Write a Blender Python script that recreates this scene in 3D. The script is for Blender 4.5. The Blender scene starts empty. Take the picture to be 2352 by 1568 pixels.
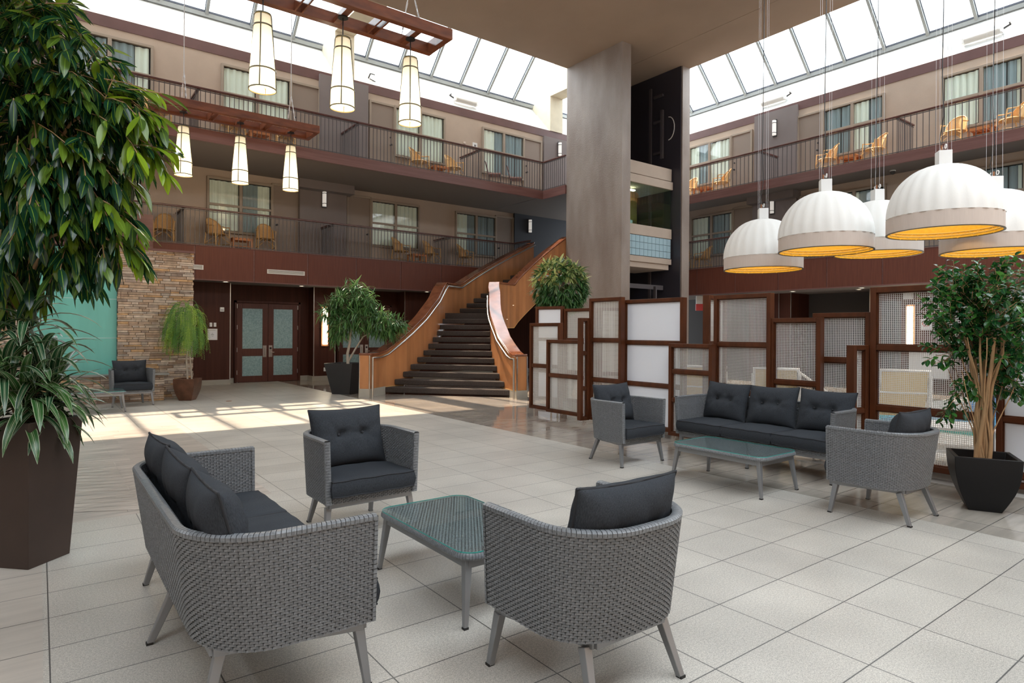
import bpy, math, random
import numpy as np
from mathutils import Vector, Matrix
C = bpy.context.scene.collection
SC = bpy.context.scene
PI = math.pi
rnd = random.Random(7)
# ------------------------------------------------------------ camera, sky, sun, exposure
TH = math.radians(53.05)
cam = bpy.data.objects.new('camera', bpy.data.cameras.new('camera'))
C.objects.link(cam)
fw = Vector((math.cos(TH), math.sin(TH), 0)); rt = Vector((math.sin(TH), -math.cos(TH), 0)); up = Vector((0, 0, 1))
M3 = Matrix((rt, up, -fw)).transposed()
cam.matrix_world = Matrix.Translation((0, 0, 1.6)) @ (M3 @ Matrix.Rotation(math.radians(.34), 3, 'Z')).to_4x4()
cam.data.sensor_width = 36; cam.data.lens = 36 * 1442 / 2352; cam.data.shift_y = -20.5 / 2352
cam.data.clip_end = 200; cam.data.clip_start = .05
SC.camera = cam
SC.view_settings.view_transform = 'Standard'; SC.view_settings.look = 'None'
SC.view_settings.gamma = 1; SC.view_settings.use_curve_mapping = False
SC.view_settings.exposure = 0.66
w = bpy.data.worlds.new('sky'); SC.world = w; w.use_nodes = True
w.node_tree.nodes['Background'].inputs[0].default_value = (.86, .94, 1, 1)
w.node_tree.nodes['Background'].inputs[1].default_value = 3.9
sun = bpy.data.objects.new('sun', bpy.data.lights.new('sun', 'SUN')); C.objects.link(sun)
sun.data.energy = 6.5; sun.data.color = (1, .80, .60); sun.data.angle = math.radians(.6)
sun.rotation_euler = Vector((0, -.495, -1)).to_track_quat('-Z', 'Y').to_euler()

# ------------------------------------------------------------ materials
def node(nt, t, **k):
    n = nt.nodes.new(t)
    for a, b in k.items(): setattr(n, a, b)
    return n
def mat(name, col, rough=.6, metal=0, spec=.5, var=0, scale=(8, 8, 8), bump=0, bscale=200, col2=None, sheen=0, coat=0):
    m = bpy.data.materials.new(name); m.use_nodes = True; nt = m.node_tree
    b = nt.nodes['Principled BSDF']; L = nt.links.new
    b.inputs['Roughness'].default_value = rough; b.inputs['Metallic'].default_value = metal
    b.inputs['Specular IOR Level'].default_value = spec
    b.inputs['Base Color'].default_value = (*col, 1)
    if coat: b.inputs['Coat Weight'].default_value = coat; b.inputs['Coat Roughness'].default_value = .15
    if sheen: b.inputs['Sheen Weight'].default_value = sheen; b.inputs['Sheen Roughness'].default_value = .4
    tc = node(nt, 'ShaderNodeTexCoord')
    if var or col2:
        mp = node(nt, 'ShaderNodeMapping'); mp.inputs['Scale'].default_value = scale
        n = node(nt, 'ShaderNodeTexNoise'); n.inputs['Detail'].default_value = 4; n.inputs['Scale'].default_value = 1
        L(tc.outputs['Object'], mp.inputs[0]); L(mp.outputs[0], n.inputs['Vector'])
        r = node(nt, 'ShaderNodeValToRGB'); r.color_ramp.elements[0].position = .3; r.color_ramp.elements[1].position = .7
        c2 = col2 if col2 else tuple(min(1, c * (1 + var)) for c in col)
        c1 = col if col2 else tuple(c * (1 - var) for c in col)
        r.color_ramp.elements[0].color = (*c1, 1); r.color_ramp.elements[1].color = (*c2, 1)
        L(n.outputs['Fac'], r.inputs[0]); L(r.outputs[0], b.inputs['Base Color'])
    if bump:
        n2 = node(nt, 'ShaderNodeTexNoise'); n2.inputs['Scale'].default_value = bscale; n2.inputs['Detail'].default_value = 3
        bp = node(nt, 'ShaderNodeBump'); bp.inputs['Strength'].default_value = bump; bp.inputs['Distance'].default_value = .01
        L(tc.outputs['Object'], n2.inputs['Vector']); L(n2.outputs['Fac'], bp.inputs['Height']); L(bp.outputs[0], b.inputs['Normal'])
    return m
def emis(name, col, s, base=(.8, .8, .8)):
    m = mat(name, base); b = m.node_tree.nodes['Principled BSDF']
    b.inputs['Emission Color'].default_value = (*col, 1); b.inputs['Emission Strength'].default_value = s
    return m
def glass(name, tint=(1, 1, 1), gloss=.08, rough=.02):
    m = bpy.data.materials.new(name); m.use_nodes = True; nt = m.node_tree; nt.nodes.clear(); L = nt.links.new
    o = node(nt, 'ShaderNodeOutputMaterial'); mx = node(nt, 'ShaderNodeMixShader')
    t = node(nt, 'ShaderNodeBsdfTransparent'); t.inputs[0].default_value = (*tint, 1)
    g = node(nt, 'ShaderNodeBsdfGlossy'); g.inputs['Roughness'].default_value = rough
    fr = node(nt, 'ShaderNodeFresnel'); fr.inputs[0].default_value = 1.5
    ad = node(nt, 'ShaderNodeMath', operation='ADD'); ad.inputs[1].default_value = gloss; ad.use_clamp = True
    ge = node(nt, 'ShaderNodeNewGeometry'); iv = node(nt, 'ShaderNodeMath', operation='SUBTRACT'); iv.inputs[0].default_value = 1; L(ge.outputs['Backfacing'], iv.inputs[1])
    ml = node(nt, 'ShaderNodeMath', operation='MULTIPLY'); L(fr.outputs[0], ad.inputs[0]); L(ad.outputs[0], ml.inputs[0]); L(iv.outputs[0], ml.inputs[1]); L(ml.outputs[0], mx.inputs[0]); L(t.outputs[0], mx.inputs[1]); L(g.outputs[0], mx.inputs[2]); L(mx.outputs[0], o.inputs[0])
    return m
def leafmat(name, c1, c2, trans=.35, rough=.35, stripe=None):
    m = bpy.data.materials.new(name); m.use_nodes = True; nt = m.node_tree; L = nt.links.new
    b = nt.nodes['Principled BSDF']; o = nt.nodes['Material Output']
    b.inputs['Roughness'].default_value = rough
    uv = node(nt, 'ShaderNodeUVMap'); sp = node(nt, 'ShaderNodeSeparateXYZ'); L(uv.outputs[0], sp.inputs[0])
    at = node(nt, 'ShaderNodeVertexColor'); at.layer_name = 'rnd'
    r = node(nt, 'ShaderNodeValToRGB'); r.color_ramp.elements[0].color = (*c1, 1); r.color_ramp.elements[1].color = (*c2, 1)
    r.color_ramp.elements[0].position = .35
    L(at.outputs['Color'], r.inputs[0]); out = r.outputs[0]
    if stripe:
        r2 = node(nt, 'ShaderNodeValToRGB'); r2.color_ramp.interpolation = 'LINEAR'
        e = r2.color_ramp.elements; e[0].position = 0; e[0].color = (.75, .75, .75, 1); e[1].position = 1; e[1].color = (.75, .75, .75, 1)
        for p, v in ((.03, .75), (.09, 0), (.33, 0), (.36, .45), (.39, 0), (.465, 0), (.485, .9), (.515, .9), (.535, 0), (.61, 0), (.64, .45), (.67, 0), (.91, 0), (.97, .75)):
            x = e.new(p); x.color = (v, v, v, 1)
        L(sp.outputs[0], r2.inputs[0])
        mx = node(nt, 'ShaderNodeMix', data_type='RGBA'); L(r2.outputs[0], mx.inputs[0]); L(out, mx.inputs[6]); mx.inputs[7].default_value = (*stripe, 1); out = mx.outputs[2]
    else:
        ab = node(nt, 'ShaderNodeMath', operation='SUBTRACT'); ab.inputs[1].default_value = .5; L(sp.outputs[0], ab.inputs[0])
        a2 = node(nt, 'ShaderNodeMath', operation='ABSOLUTE'); L(ab.outputs[0], a2.inputs[0])
        lt = node(nt, 'ShaderNodeMath', operation='LESS_THAN'); lt.inputs[1].default_value = .045; L(a2.outputs[0], lt.inputs[0])
        mx = node(nt, 'ShaderNodeMix', data_type='RGBA'); L(lt.outputs[0], mx.inputs[0]); L(out, mx.inputs[6])
        mx.inputs[7].default_value = ((c1[0] + c2[0]) * .7, (c1[1] + c2[1]) * .7, (c1[2] + c2[2]) * .8, 1); out = mx.outputs[2]
    L(out, b.inputs['Base Color'])
    t = node(nt, 'ShaderNodeBsdfTranslucent'); hs = node(nt, 'ShaderNodeHueSaturation'); hs.inputs['Value'].default_value = 2.1; hs.inputs['Hue'].default_value = .47
    L(out, hs.inputs['Color']); L(hs.outputs[0], t.inputs[0])
    ms = node(nt, 'ShaderNodeMixShader'); ms.inputs[0].default_value = trans
    L(b.outputs[0], ms.inputs[1]); L(t.outputs[0], ms.inputs[2]); L(ms.outputs[0], o.inputs[0])
    return m
def tilemat(name, c1, c2, rough, bw, bh, ox, oy, mortar=.0035, mc=(.1, .095, .09), off=0, speck=0, veins=0):
    m = bpy.data.materials.new(name); m.use_nodes = True; nt = m.node_tree; L = nt.links.new
    b = nt.nodes['Principled BSDF']; b.inputs['Roughness'].default_value = rough
    tc = node(nt, 'ShaderNodeTexCoord'); mp = node(nt, 'ShaderNodeMapping'); mp.inputs['Location'].default_value = (-ox, -oy, 0)
    L(tc.outputs['Object'], mp.inputs[0])
    br = node(nt, 'ShaderNodeTexBrick'); br.offset = off; br.inputs['Scale'].default_value = 1
    br.inputs['Brick Width'].default_value = bw; br.inputs['Row Height'].default_value = bh; br.inputs['Mortar Size'].default_value = mortar
    br.inputs['Mortar Smooth'].default_value = .1
    br.inputs['Color1'].default_value = (*c1, 1); br.inputs['Color2'].default_value = (*c2, 1); br.inputs['Mortar'].default_value = (*mc, 1)
    L(mp.outputs[0], br.inputs[0]); out = br.outputs[0]
    def mul(sc, det, lo, hi, p0=.35, p1=.65, stretch=None):
        nonlocal out
        n = node(nt, 'ShaderNodeTexNoise'); n.inputs['Scale'].default_value = sc; n.inputs['Detail'].default_value = det; src = tc.outputs['Object']
        if stretch:
            q = node(nt, 'ShaderNodeMapping'); q.inputs['Scale'].default_value = stretch; L(src, q.inputs[0]); src = q.outputs[0]
        L(src, n.inputs['Vector'])
        r = node(nt, 'ShaderNodeMapRange'); r.inputs[1].default_value = p0; r.inputs[2].default_value = p1; r.inputs[3].default_value = lo; r.inputs[4].default_value = hi
        L(n.outputs['Fac'], r.inputs[0])
        mx = node(nt, 'ShaderNodeMix', data_type='RGBA', blend_type='MULTIPLY'); mx.inputs[0].default_value = 1
        L(out, mx.inputs[6]); L(r.outputs[0], mx.inputs[7]); out = mx.outputs[2]
    mul(1.3, 2, .88, 1.06)
    if speck: mul(190, 2, 1 - speck, 1 + speck * .3, .38, .58); mul(75, 3, 1 - speck * .4, 1 + speck * .2, .4, .6)
    if veins: mul(1, 5, 1 - veins, 1.1, .35, .65, (2, 14, 1))
    L(out, b.inputs['Base Color'])
    bp = node(nt, 'ShaderNodeBump'); bp.inputs['Strength'].default_value = .3; bp.inputs['Distance'].default_value = .002; bp.invert = True
    L(br.outputs['Fac'], bp.inputs['Height']); L(bp.outputs[0], b.inputs['Normal'])
    return m
def woodmat(name, c1, c2, rough=.35, sc=(14, 14, 1.2), band=0, coat=0, k=6.0, spec=.3):
    m = mat(name, c1, rough, col2=c2, scale=sc, coat=coat, spec=spec)
    if band:
        nt = m.node_tree; L = nt.links.new; b = nt.nodes['Principled BSDF']
        tc = [n for n in nt.nodes if n.type == 'TEX_COORD'][0]
        vd = node(nt, 'ShaderNodeVectorMath', operation='DOT_PRODUCT'); vd.inputs[1].default_value = (k, k * .35, 0)
        L(tc.outputs['Object'], vd.inputs[0]); fl = node(nt, 'ShaderNodeMath', operation='FLOOR'); L(vd.outputs['Value'], fl.inputs[0])
        wn = node(nt, 'ShaderNodeTexWhiteNoise', noise_dimensions='1D'); L(fl.outputs[0], wn.inputs['W'])
        mr = node(nt, 'ShaderNodeMapRange'); mr.inputs[3].default_value = 1 - band; mr.inputs[4].default_value = 1 + band; L(wn.outputs[0], mr.inputs[0])
        mx = node(nt, 'ShaderNodeMix', data_type='RGBA', blend_type='MULTIPLY'); mx.inputs[0].default_value = 1
        src = b.inputs['Base Color'].links[0].from_socket
        L(src, mx.inputs[6]); L(mr.outputs[0], mx.inputs[7]); L(mx.outputs[2], b.inputs['Base Color'])
    return m
M = dict(
 floor=tilemat('beige floor tile', (.525, .495, .445), (.48, .45, .405), .38, .635, .42, 2.586, 1.385, speck=.30),
 floor2=tilemat('smooth stone strip', (.47, .42, .37), (.42, .38, .335), .3, .635, .42, 2.586, 1.385, veins=.06),
 marble=tilemat('polished marble', (.30, .27, .245), (.38, .33, .28), .07, .635, .42, 2.586, 1.385, veins=.14),
 plank=tilemat('herringbone plank', (.50, .44, .39), (.40, .35, .31), .4, 1.0, .19, 0, 0, mortar=.002, off=.37, veins=.25),
 taupe=mat('taupe plaster', (.46, .37, .30), .9, var=.04, scale=(2, 2, 2), bump=.35, bscale=60),
 taupe_d=mat('mauve plaster', (.20, .17, .165), .8, var=.04, scale=(2, 2, 2), bump=.2, bscale=60),
 conc=mat('textured concrete', (.225, .175, .148), .5, col2=(.34, .285, .25), scale=(1.7, 1.7, .6), bump=.8, bscale=45),
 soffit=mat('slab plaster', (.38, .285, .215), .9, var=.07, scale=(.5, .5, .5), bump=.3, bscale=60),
 maroon=mat('maroon paint', (.13, .065, .062), .5, var=.12, scale=(2, 2, 2)),
 navy=mat('dark shaft paint', (.035, .032, .042), .4),
 navywall=mat('dark blue wall', (.03, .034, .045), .6),
 white=mat('white plaster', (.52, .52, .505), .8),
 cream=mat('cream plaster', (.70, .64, .50), .9, var=.05, scale=(4, 4, 4), bump=.2, bscale=60),
 frame_w=mat('backlit white aluminium', (.27, .28, .275), .4),  # white skylight frame greyed: its backlit shade is put into the colour
 gasket=mat('dark gasket', (.08, .09, .12), .6),
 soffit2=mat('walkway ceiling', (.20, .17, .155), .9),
 fascia=woodmat('maroon fascia board', (.15, .07, .062), (.20, .10, .09), .35, (.8, .8, 14)),
 panel=woodmat('mahogany panel', (.155, .047, .028), (.112, .032, .019), .42, (40, 40, 1.5)),
 panel_d=woodmat('dark wood wall', (.055, .018, .012), (.080, .027, .017), .45, (16, 16, .7), band=.08, k=1.3, spec=.18), marble2=tilemat('polished beige marble', (.36, .325, .285), (.42, .38, .33), .09, .635, .42, 2.586, 1.385, veins=.10),
 doorwood=woodmat('door wood', (.115, .042, .030), (.09, .032, .023), .35, (20, 20, 1)),
 cherry=woodmat('cherry veneer', (.48, .215, .09), (.39, .165, .065), .3, (4, 4, 1.5), band=.16, coat=.2),
 cap=woodmat('polished cap wood', (.22, .075, .034), (.13, .040, .018), .16, (5, 5, 5), coat=.6),
 frame=woodmat('screen frame wood', (.105, .030, .010), (.060, .017, .006), .38, (8, 8, 2)),
 beam=woodmat('pergola wood', (.24, .075, .032), (.13, .040, .020), .3, (3, 10, 10), coat=.3),
 carpet=mat('dark stair carpet', (.060, .047, .041), .95, var=.35, scale=(60, 60, 60), bump=.6, bscale=300),
 steel=mat('brushed steel', (.62, .60, .57), .28, 1), chrome=mat('chrome', (.7, .7, .7), .12, 1),
 rail=woodmat('maroon handrail', (.115, .048, .042), (.08, .033, .03), .3, (6, 6, 6), coat=.3),
 iron=mat('dark baluster paint', (.085, .075, .08), .45),
 trim=mat('window frame paint', (.33, .27, .215), .6), doorp=mat('taupe door paint', (.26, .205, .17), .55, bump=.1, bscale=90),
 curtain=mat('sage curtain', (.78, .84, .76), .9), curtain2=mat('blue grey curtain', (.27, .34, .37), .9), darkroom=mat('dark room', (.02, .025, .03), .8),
 pane=glass('window glass', (.93, .97, .96), .03), skyglass=glass('skylight glass', (.97, .98, .98), .0),
 dark=mat('black metal', (.02, .02, .022), .4), rubber=mat('black rubber', (.01, .01, .01), .7),
 white_p=mat('white enamel', (.80, .80, .79), .35), wicker=mat('grey resin wicker', (.172, .184, .198), .34, var=.25, scale=(70, 70, 70)),
 wback=mat('shaded wicker core', (.03, .032, .035), .6), alu=mat('grey powder coated metal', (.25, .26, .275), .36, .5),  # wicker core darker than the strands: shade of the gaps put into the colour
 fabric=mat('charcoal fabric', (.036, .041, .049), .9, spec=.2, var=.4, scale=(420, 420, 60), bump=.15, bscale=600), pipe=mat('dark piping', (.018, .02, .025), .8),
 tglass=glass('table glass', (.95, .99, .985), .02), cabglass=glass('cab glass', (.8, .92, .88), .05), tedge=mat('green glass edge', (.06, .38, .34), .15),
 planter_b=mat('brown metal planter', (.050, .033, .026), .38, 0, spec=.3, var=.1, scale=(3, 3, 3)), planter_k=mat('black planter', (.008, .008, .009), .4, spec=.25),
 planter_r=mat('copper planter', (.125, .055, .03), .35, .2, var=.35, scale=(6, 6, 6)), soil=mat('soil', (.04, .025, .015), .95), mulch=mat('bark mulch', (.32, .17, .08), .9, var=.4, scale=(50, 50, 50)),
 bark=mat('pale bark', (.36, .22, .11), .8, var=.25, scale=(20, 20, 5)), bark_d=mat('brown bark', (.20, .13, .08), .85, var=.3, scale=(20, 20, 5)), bark_w=mat('grey bark', (.42, .36, .29), .85, var=.2, scale=(20, 20, 5)),
 rattan=mat('tan rattan', (.62, .38, .155), .5, var=.12, scale=(40, 40, 40)), teak=mat('orange teak', (.50, .19, .065), .5), pinkfab=mat('mauve upholstery', (.36, .20, .17), .8),
 stone=None, teal=mat('teal glass wall', (.17, .56, .50), .22, var=.10, scale=(3, 3, .35)), slate=mat('ledge stone', (.25, .25, .24), .3),
 kick=mat('stone baseboard', (.40, .375, .32), .3, var=.06, scale=(3, 3, 3)), fabw=mat('white shade fabric', (.84, .83, .80), .9, bump=.1, bscale=80), fabt=mat('tan shade band', (.62, .53, .47), .9, var=.04, scale=(200, 200, 5)),
 gold=mat('gold lining', (.86, .56, .07), .6, var=.08, scale=(30, 30, 30)), goldrib=mat('pale gold frame', (.88, .66, .25), .5), acryl=mat('frosted acrylic', (.80, .84, .92), .35),
 wire=mat('white wire mesh', (.70, .69, .66), .5), etched=mat('etched glass', (.20, .32, .33), .3, col2=(.36, .50, .50), scale=(22, 22, 22)), brass=mat('bronze band', (.10, .085, .05), .35, .6),
 blockglass=mat('pale blue glass tile', (.36, .50, .56), .15), sling=mat('yellow sling fabric', (.72, .55, .27), .8), deckc=mat('pale pool deck', (.45, .43, .40), .6, var=.06, scale=(5, 5, 5)),
 water=mat('pool water', (.10, .38, .58), .05, var=.2, scale=(3, 3, 3)), cable=mat('steel cable', (.30, .30, .32), .4, .8), cablew=mat('silver cable', (.66, .66, .68), .4, .3), paper=mat('white paper', (.80, .81, .84), .6), ink=mat('grey ink', (.2, .2, .22), .7), red=mat('red', (.6, .03, .03), .4),
 gdark=mat('dark grey plaster', (.062, .058, .058), .8), mulk=mat('rust', (.3, .12, .05), .7), olive=mat('maple cab panel', (.42, .30, .10), .4), green=mat('pale leaf', (.35, .45, .12), .6),
 lamp=emis('lamp diffuser', (1, .86, .62), 9), lampw=emis('downlight lens', (1, .85, .6), 3), sconce=emis('sconce diffuser', (1, .95, .88), .25, (.75, .73, .70)), tube=emis('cab ceiling tube', (1, .95, .7), 5),
)
def mosaic():
    m = tilemat('blue mosaic', (.10, .25, .55), (.35, .55, .75), .3, .06, .06, 0, 0, mortar=.004, mc=(.6, .65, .7))
    nt = m.node_tree; tc = [n for n in nt.nodes if n.type == 'TEX_COORD'][0]; mp = [n for n in nt.nodes if n.type == 'MAPPING'][0]
    cx = node(nt, 'ShaderNodeSeparateXYZ'); cb = node(nt, 'ShaderNodeCombineXYZ'); nt.links.new(tc.outputs['Object'], cx.inputs[0])
    nt.links.new(cx.outputs[1], cb.inputs[0]); nt.links.new(cx.outputs[2], cb.inputs[1]); nt.links.new(cb.outputs[0], mp.inputs[0]); return m
M['mosaic'] = mosaic()
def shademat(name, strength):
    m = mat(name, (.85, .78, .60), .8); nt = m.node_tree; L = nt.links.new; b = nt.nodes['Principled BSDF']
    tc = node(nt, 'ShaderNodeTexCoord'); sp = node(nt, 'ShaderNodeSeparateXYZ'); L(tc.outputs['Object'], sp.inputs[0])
    r = node(nt, 'ShaderNodeValToRGB'); e = r.color_ramp.elements   # bulb glow put into the emission: strongest halfway up, dim at the top
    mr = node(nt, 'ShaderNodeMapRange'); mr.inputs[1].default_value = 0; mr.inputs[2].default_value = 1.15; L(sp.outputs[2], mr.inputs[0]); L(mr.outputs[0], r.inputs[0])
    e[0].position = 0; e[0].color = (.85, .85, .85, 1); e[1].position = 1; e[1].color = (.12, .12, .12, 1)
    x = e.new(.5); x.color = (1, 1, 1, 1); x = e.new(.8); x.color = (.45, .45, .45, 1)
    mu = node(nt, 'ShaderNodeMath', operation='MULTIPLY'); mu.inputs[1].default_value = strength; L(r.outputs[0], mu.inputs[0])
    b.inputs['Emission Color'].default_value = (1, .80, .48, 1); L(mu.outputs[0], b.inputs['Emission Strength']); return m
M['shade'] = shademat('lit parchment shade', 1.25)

# ------------------------------------------------------------ mesh builder
class MB:
    def __init__(s): s.v = []; s.f = []
    def add(s, vs, fs):
        o = len(s.v); s.v += [tuple(float(c) for c in p) for p in vs]; s.f += [tuple(int(i) + o for i in q) for q in fs]; return s
    def box(s, x0, x1, y0, y1, z0, z1):
        return s.add([(x0, y0, z0), (x1, y0, z0), (x1, y1, z0), (x0, y1, z0), (x0, y0, z1), (x1, y0, z1), (x1, y1, z1), (x0, y1, z1)],
                     [(0, 3, 2, 1), (4, 5, 6, 7), (0, 1, 5, 4), (1, 2, 6, 5), (2, 3, 7, 6), (3, 0, 4, 7)])
    def beam(s, p, q, w, h, w2=None, h2=None, upv=(0, 0, 1)):
        p = Vector(p); q = Vector(q); d = (q - p).normalized(); u = Vector(upv)
        if abs(d.dot(u)) > .98: u = Vector((0, 1, 0))
        a = d.cross(u).normalized(); b = a.cross(d).normalized(); vs = []
        for c, W, Hh in ((p, w, h), (q, w2 or w, h2 or h)):
            for i, j in ((-1, -1), (1, -1), (1, 1), (-1, 1)): vs.append(c + a * i * W / 2 + b * j * Hh / 2)
        return s.add(vs, [(0, 1, 2, 3), (7, 6, 5, 4), (0, 4, 5, 1), (1, 5, 6, 2), (2, 6, 7, 3), (3, 7, 4, 0)])
    def tube(s, pts, r, n=8, caps=True, closed=False):
        P_ = [Vector(p) for p in pts]; k = len(P_); rr = r if hasattr(r, '__len__') else [r] * k
        u = None; rings = []
        for i in range(k):
            if closed: d = (P_[(i + 1) % k] - P_[i - 1]).normalized()
            else: d = (P_[min(i + 1, k - 1)] - P_[max(i - 1, 0)]).normalized()
            if u is None: u = Vector((0, 0, 1)) if abs(d.z) < .9 else Vector((1, 0, 0))
            a = d.cross(u).normalized(); u = a.cross(d).normalized()
            rings.append([P_[i] + (a * math.cos(2 * PI * j / n) + u * math.sin(2 * PI * j / n)) * rr[i] for j in range(n)])
        vs = [p for g in rings for p in g]; fs = []
        for i in range(k if closed else k - 1):
            for j in range(n): a0 = i * n + j; b0 = i * n + (j + 1) % n; c0 = ((i + 1) % k) * n; fs.append((a0, b0, c0 + (j + 1) % n, c0 + j))
        if caps and not closed: fs.append(tuple(range(n))[::-1]); fs.append(tuple((k - 1) * n + j for j in range(n)))
        return s.add(vs, fs)
    def lathe(s, prof, n=32, cx=0, cy=0, cap0=False, cap1=False):
        vs = [(cx + r * math.cos(2 * PI * j / n), cy + r * math.sin(2 * PI * j / n), z) for r, z in prof for j in range(n)]; k = len(prof)
        fs = [(i * n + j, i * n + (j + 1) % n, (i + 1) * n + (j + 1) % n, (i + 1) * n + j) for i in range(k - 1) for j in range(n)]
        if cap0: fs.append(tuple(range(n))[::-1])
        if cap1: fs.append(tuple((k - 1) * n + j for j in range(n)))
        return s.add(vs, fs)
    def prism(s, poly, z0, z1):
        n = len(poly); return s.add([(x, y, z0) for x, y in poly] + [(x, y, z1) for x, y in poly],
            [tuple(range(n))[::-1], tuple(range(n, 2 * n))] + [(i, (i + 1) % n, n + (i + 1) % n, n + i) for i in range(n)])
    def ring(s, secs, closed=False, caps=True):   # secs: list of equally long closed cross sections
        n = len(secs[0]); k = len(secs); fs = []
        for i in range(k if closed else k - 1):
            for j in range(n): a = i * n; b = ((i + 1) % k) * n; fs.append((a + j, a + (j + 1) % n, b + (j + 1) % n, b + j))
        if caps and not closed: fs += [tuple(range(n))[::-1], tuple((k - 1) * n + j for j in range(n))]
        return s.add([p for q in secs for p in q], fs)
    def grid(s, A, cu=False):
        A = np.asarray(A); n, m = A.shape[:2]; fs = [(i * m + j, i * m + j + 1, ((i + 1) % n) * m + j + 1, ((i + 1) % n) * m + j) for i in range(n if cu else n - 1) for j in range(m - 1)]
        return s.add(A.reshape(-1, 3), fs)
    def xf(s, mt):
        s.v = [tuple(mt @ Vector(p)) for p in s.v]; return s
    def build(s, name, m, parent=None, smooth=0, bevel=0, loc=None):
        me = bpy.data.meshes.new(name); me.from_pydata(s.v, [], s.f); me.materials.append(M[m] if isinstance(m, str) else m)
        if smooth:
            me.polygons.foreach_set('use_smooth', [True] * len(me.polygons)); me.set_sharp_from_angle(angle=math.radians(smooth))
        o = bpy.data.objects.new(name, me); C.objects.link(o)
        if parent: o.parent = parent
        if loc: o.location = loc
        if bevel:
            b = o.modifiers.new('bevel', 'BEVEL'); b.width = bevel; b.segments = 2; b.limit_method = 'ANGLE'
        return o
def B(*a): return MB().box(*a)
def tag(o, label, cat, group=None):
    o['label'] = label; o['category'] = cat
    if group: o['group'] = group
    return o
def thing(name, label, cat, loc=(0, 0, 0), rz=0, group=None):
    o = bpy.data.objects.new(name, None); o.empty_display_size = .1; C.objects.link(o); o.location = loc; o.rotation_euler = (0, 0, rz)
    return tag(o, label, cat, group)
def dup(root, label, loc, rz=0, group=None):
    r = root.copy(); C.objects.link(r); r.location = loc; r.rotation_euler = (0, 0, rz); r['label'] = label
    if group: r['group'] = group
    def rec(a, b):
        for ch in a.children:
            c = ch.copy(); C.objects.link(c); c.parent = b; rec(ch, c)
    rec(root, r); return r
def struct(name, mb, m, label=None, cat=None, **k):
    o = mb.build(name, m, **k); o['kind'] = 'structure'
    if label: o['label'] = label
    o['category'] = cat or name.split('_')[0]
    return o
# ------------------------------------------------------------ floor
GZ = 0.0
def fl(x0, x1, y0, y1, m, label, name='floor', z=0): struct(name, B(x0, x1, y0, y1, -.12, z), m, label, 'floor')
fl(.02, 6.1, -8, 6.35, 'floor', 'speckled beige tile floor under the front seating group')
fl(-9, .02, -8, 6.35, 'floor2', 'smooth stone tile strip at the left edge under the tall planter')
fl(1.84, 6.1, 6.35, 20.6, 'floor', 'pale beige tile floor crossed by the band of sunlight')
fl(-9, 1.84, 11.9, 20.6, 'floor', 'pale beige tile floor before the stone water wall')
fl(-9, 1.84, 6.35, 11.9, 'plank', 'wood-look herringbone plank floor panel at left')
fl(6.1, 7.75, -8, 6.0, 'marble2', 'polished beige marble strip under the far sofa and black planter')
fl(6.1, 24, 6.0, 22, 'marble', 'polished brown marble floor before the staircase')
fl(7.75, 24, -8, 6.0, 'deckc', 'pale pool deck floor behind the screens', z=.0)
# zigzag planks of the herringbone panel
hb = MB(); rr = random.Random(3)
for k in range(4):
    x0 = -2.6 + k * 1.11
    for j in range(40):
        y = 6.0 + j * .17; s = 1 if k % 2 else -1
        hb.add([(x0, y, .0025), (x0 + 1.1, y + s * .55, .0025), (x0 + 1.1, y + s * .55 + .162, .0025), (x0, y + .162, .0025)], [(0, 1, 2, 3)])
hb.f = [q for q in hb.f if all(6.36 < hb.v[i][1] < 11.89 for i in q)]
struct('floor', hb, tilemat('grey brown plank', (.47, .41, .36), (.38, .33, .29), .4, .9, .17, 0, 0, mortar=0, veins=.22), 'zigzag laid pale planks inside the herringbone panel', 'floor')
tag(MB().lathe([(0, .004), (.06, .004), (.065, 0)], 20).build('floor_cap', 'mulk', loc=(3.45, 15.3, 0)), 'small rust coloured round access cap in the floor tiles', 'floor cap')
tag(MB().add([(0, 0, .004), (.05, .015, .012), (.1, 0, .004), (.05, -.015, .010)], [(0, 1, 2), (0, 2, 3)]).build('fallen_leaf', 'green', loc=(1.05, 7.35, 0)), 'single fallen pale green leaf on the herringbone planks', 'leaf')
# ------------------------------------------------------------ left facade
YL1, YE2, YW2, YE3, YW3 = 20.1, 19.3, 20.65, 17.4, 18.85
wl = B(-9, 4.555, YL1, 20.8, 0, 3.03).box(7.086, 7.80, YL1, 20.8, 0, 3.03).box(10.345, 17.2, YL1, 20.8, 0, 3.03).box(4.5, 10.4, 20.6, 20.8, 0, 3.03)
struct('wall_left', wl, 'panel_d', 'dark wood panelled ground floor wall with two door recesses', 'wall')
bb = B(2.9, 4.57, YL1 - .015, YL1 + .1, 0, .15).box(7.07, 7.815, YL1 - .015, YL1 + .1, 0, .15).box(10.33, 17, YL1 - .015, YL1 + .1, 0, .15).box(4.57, 4.8, 20.58, 20.62, 0, .15).box(6.78, 7.07, 20.56, 20.62, 0, .15).box(7.05, 7.09, YL1, 20.6, 0, .15)
struct('baseboard_left', bb, 'kick', 'pale stone baseboard along the dark wood wall', 'baseboard')
for i, x in enumerate((4.555, 7.086, 7.80, 10.345)): struct('trim_%d' % (i + 1), B(x - .012, x + .012, YL1 - .014, YL1 + .01, .15, 3.03), 'steel', 'bright metal corner strip %s' % ('left of the first double doors', 'right of the first double doors', 'left of the second double doors', 'above the staircase wall')[i], 'trim')
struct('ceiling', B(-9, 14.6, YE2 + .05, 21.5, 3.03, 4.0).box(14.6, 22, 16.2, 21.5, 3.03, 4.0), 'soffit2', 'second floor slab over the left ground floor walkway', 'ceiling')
fp = MB(); x = 3.44 - 1.585 * 8
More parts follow.
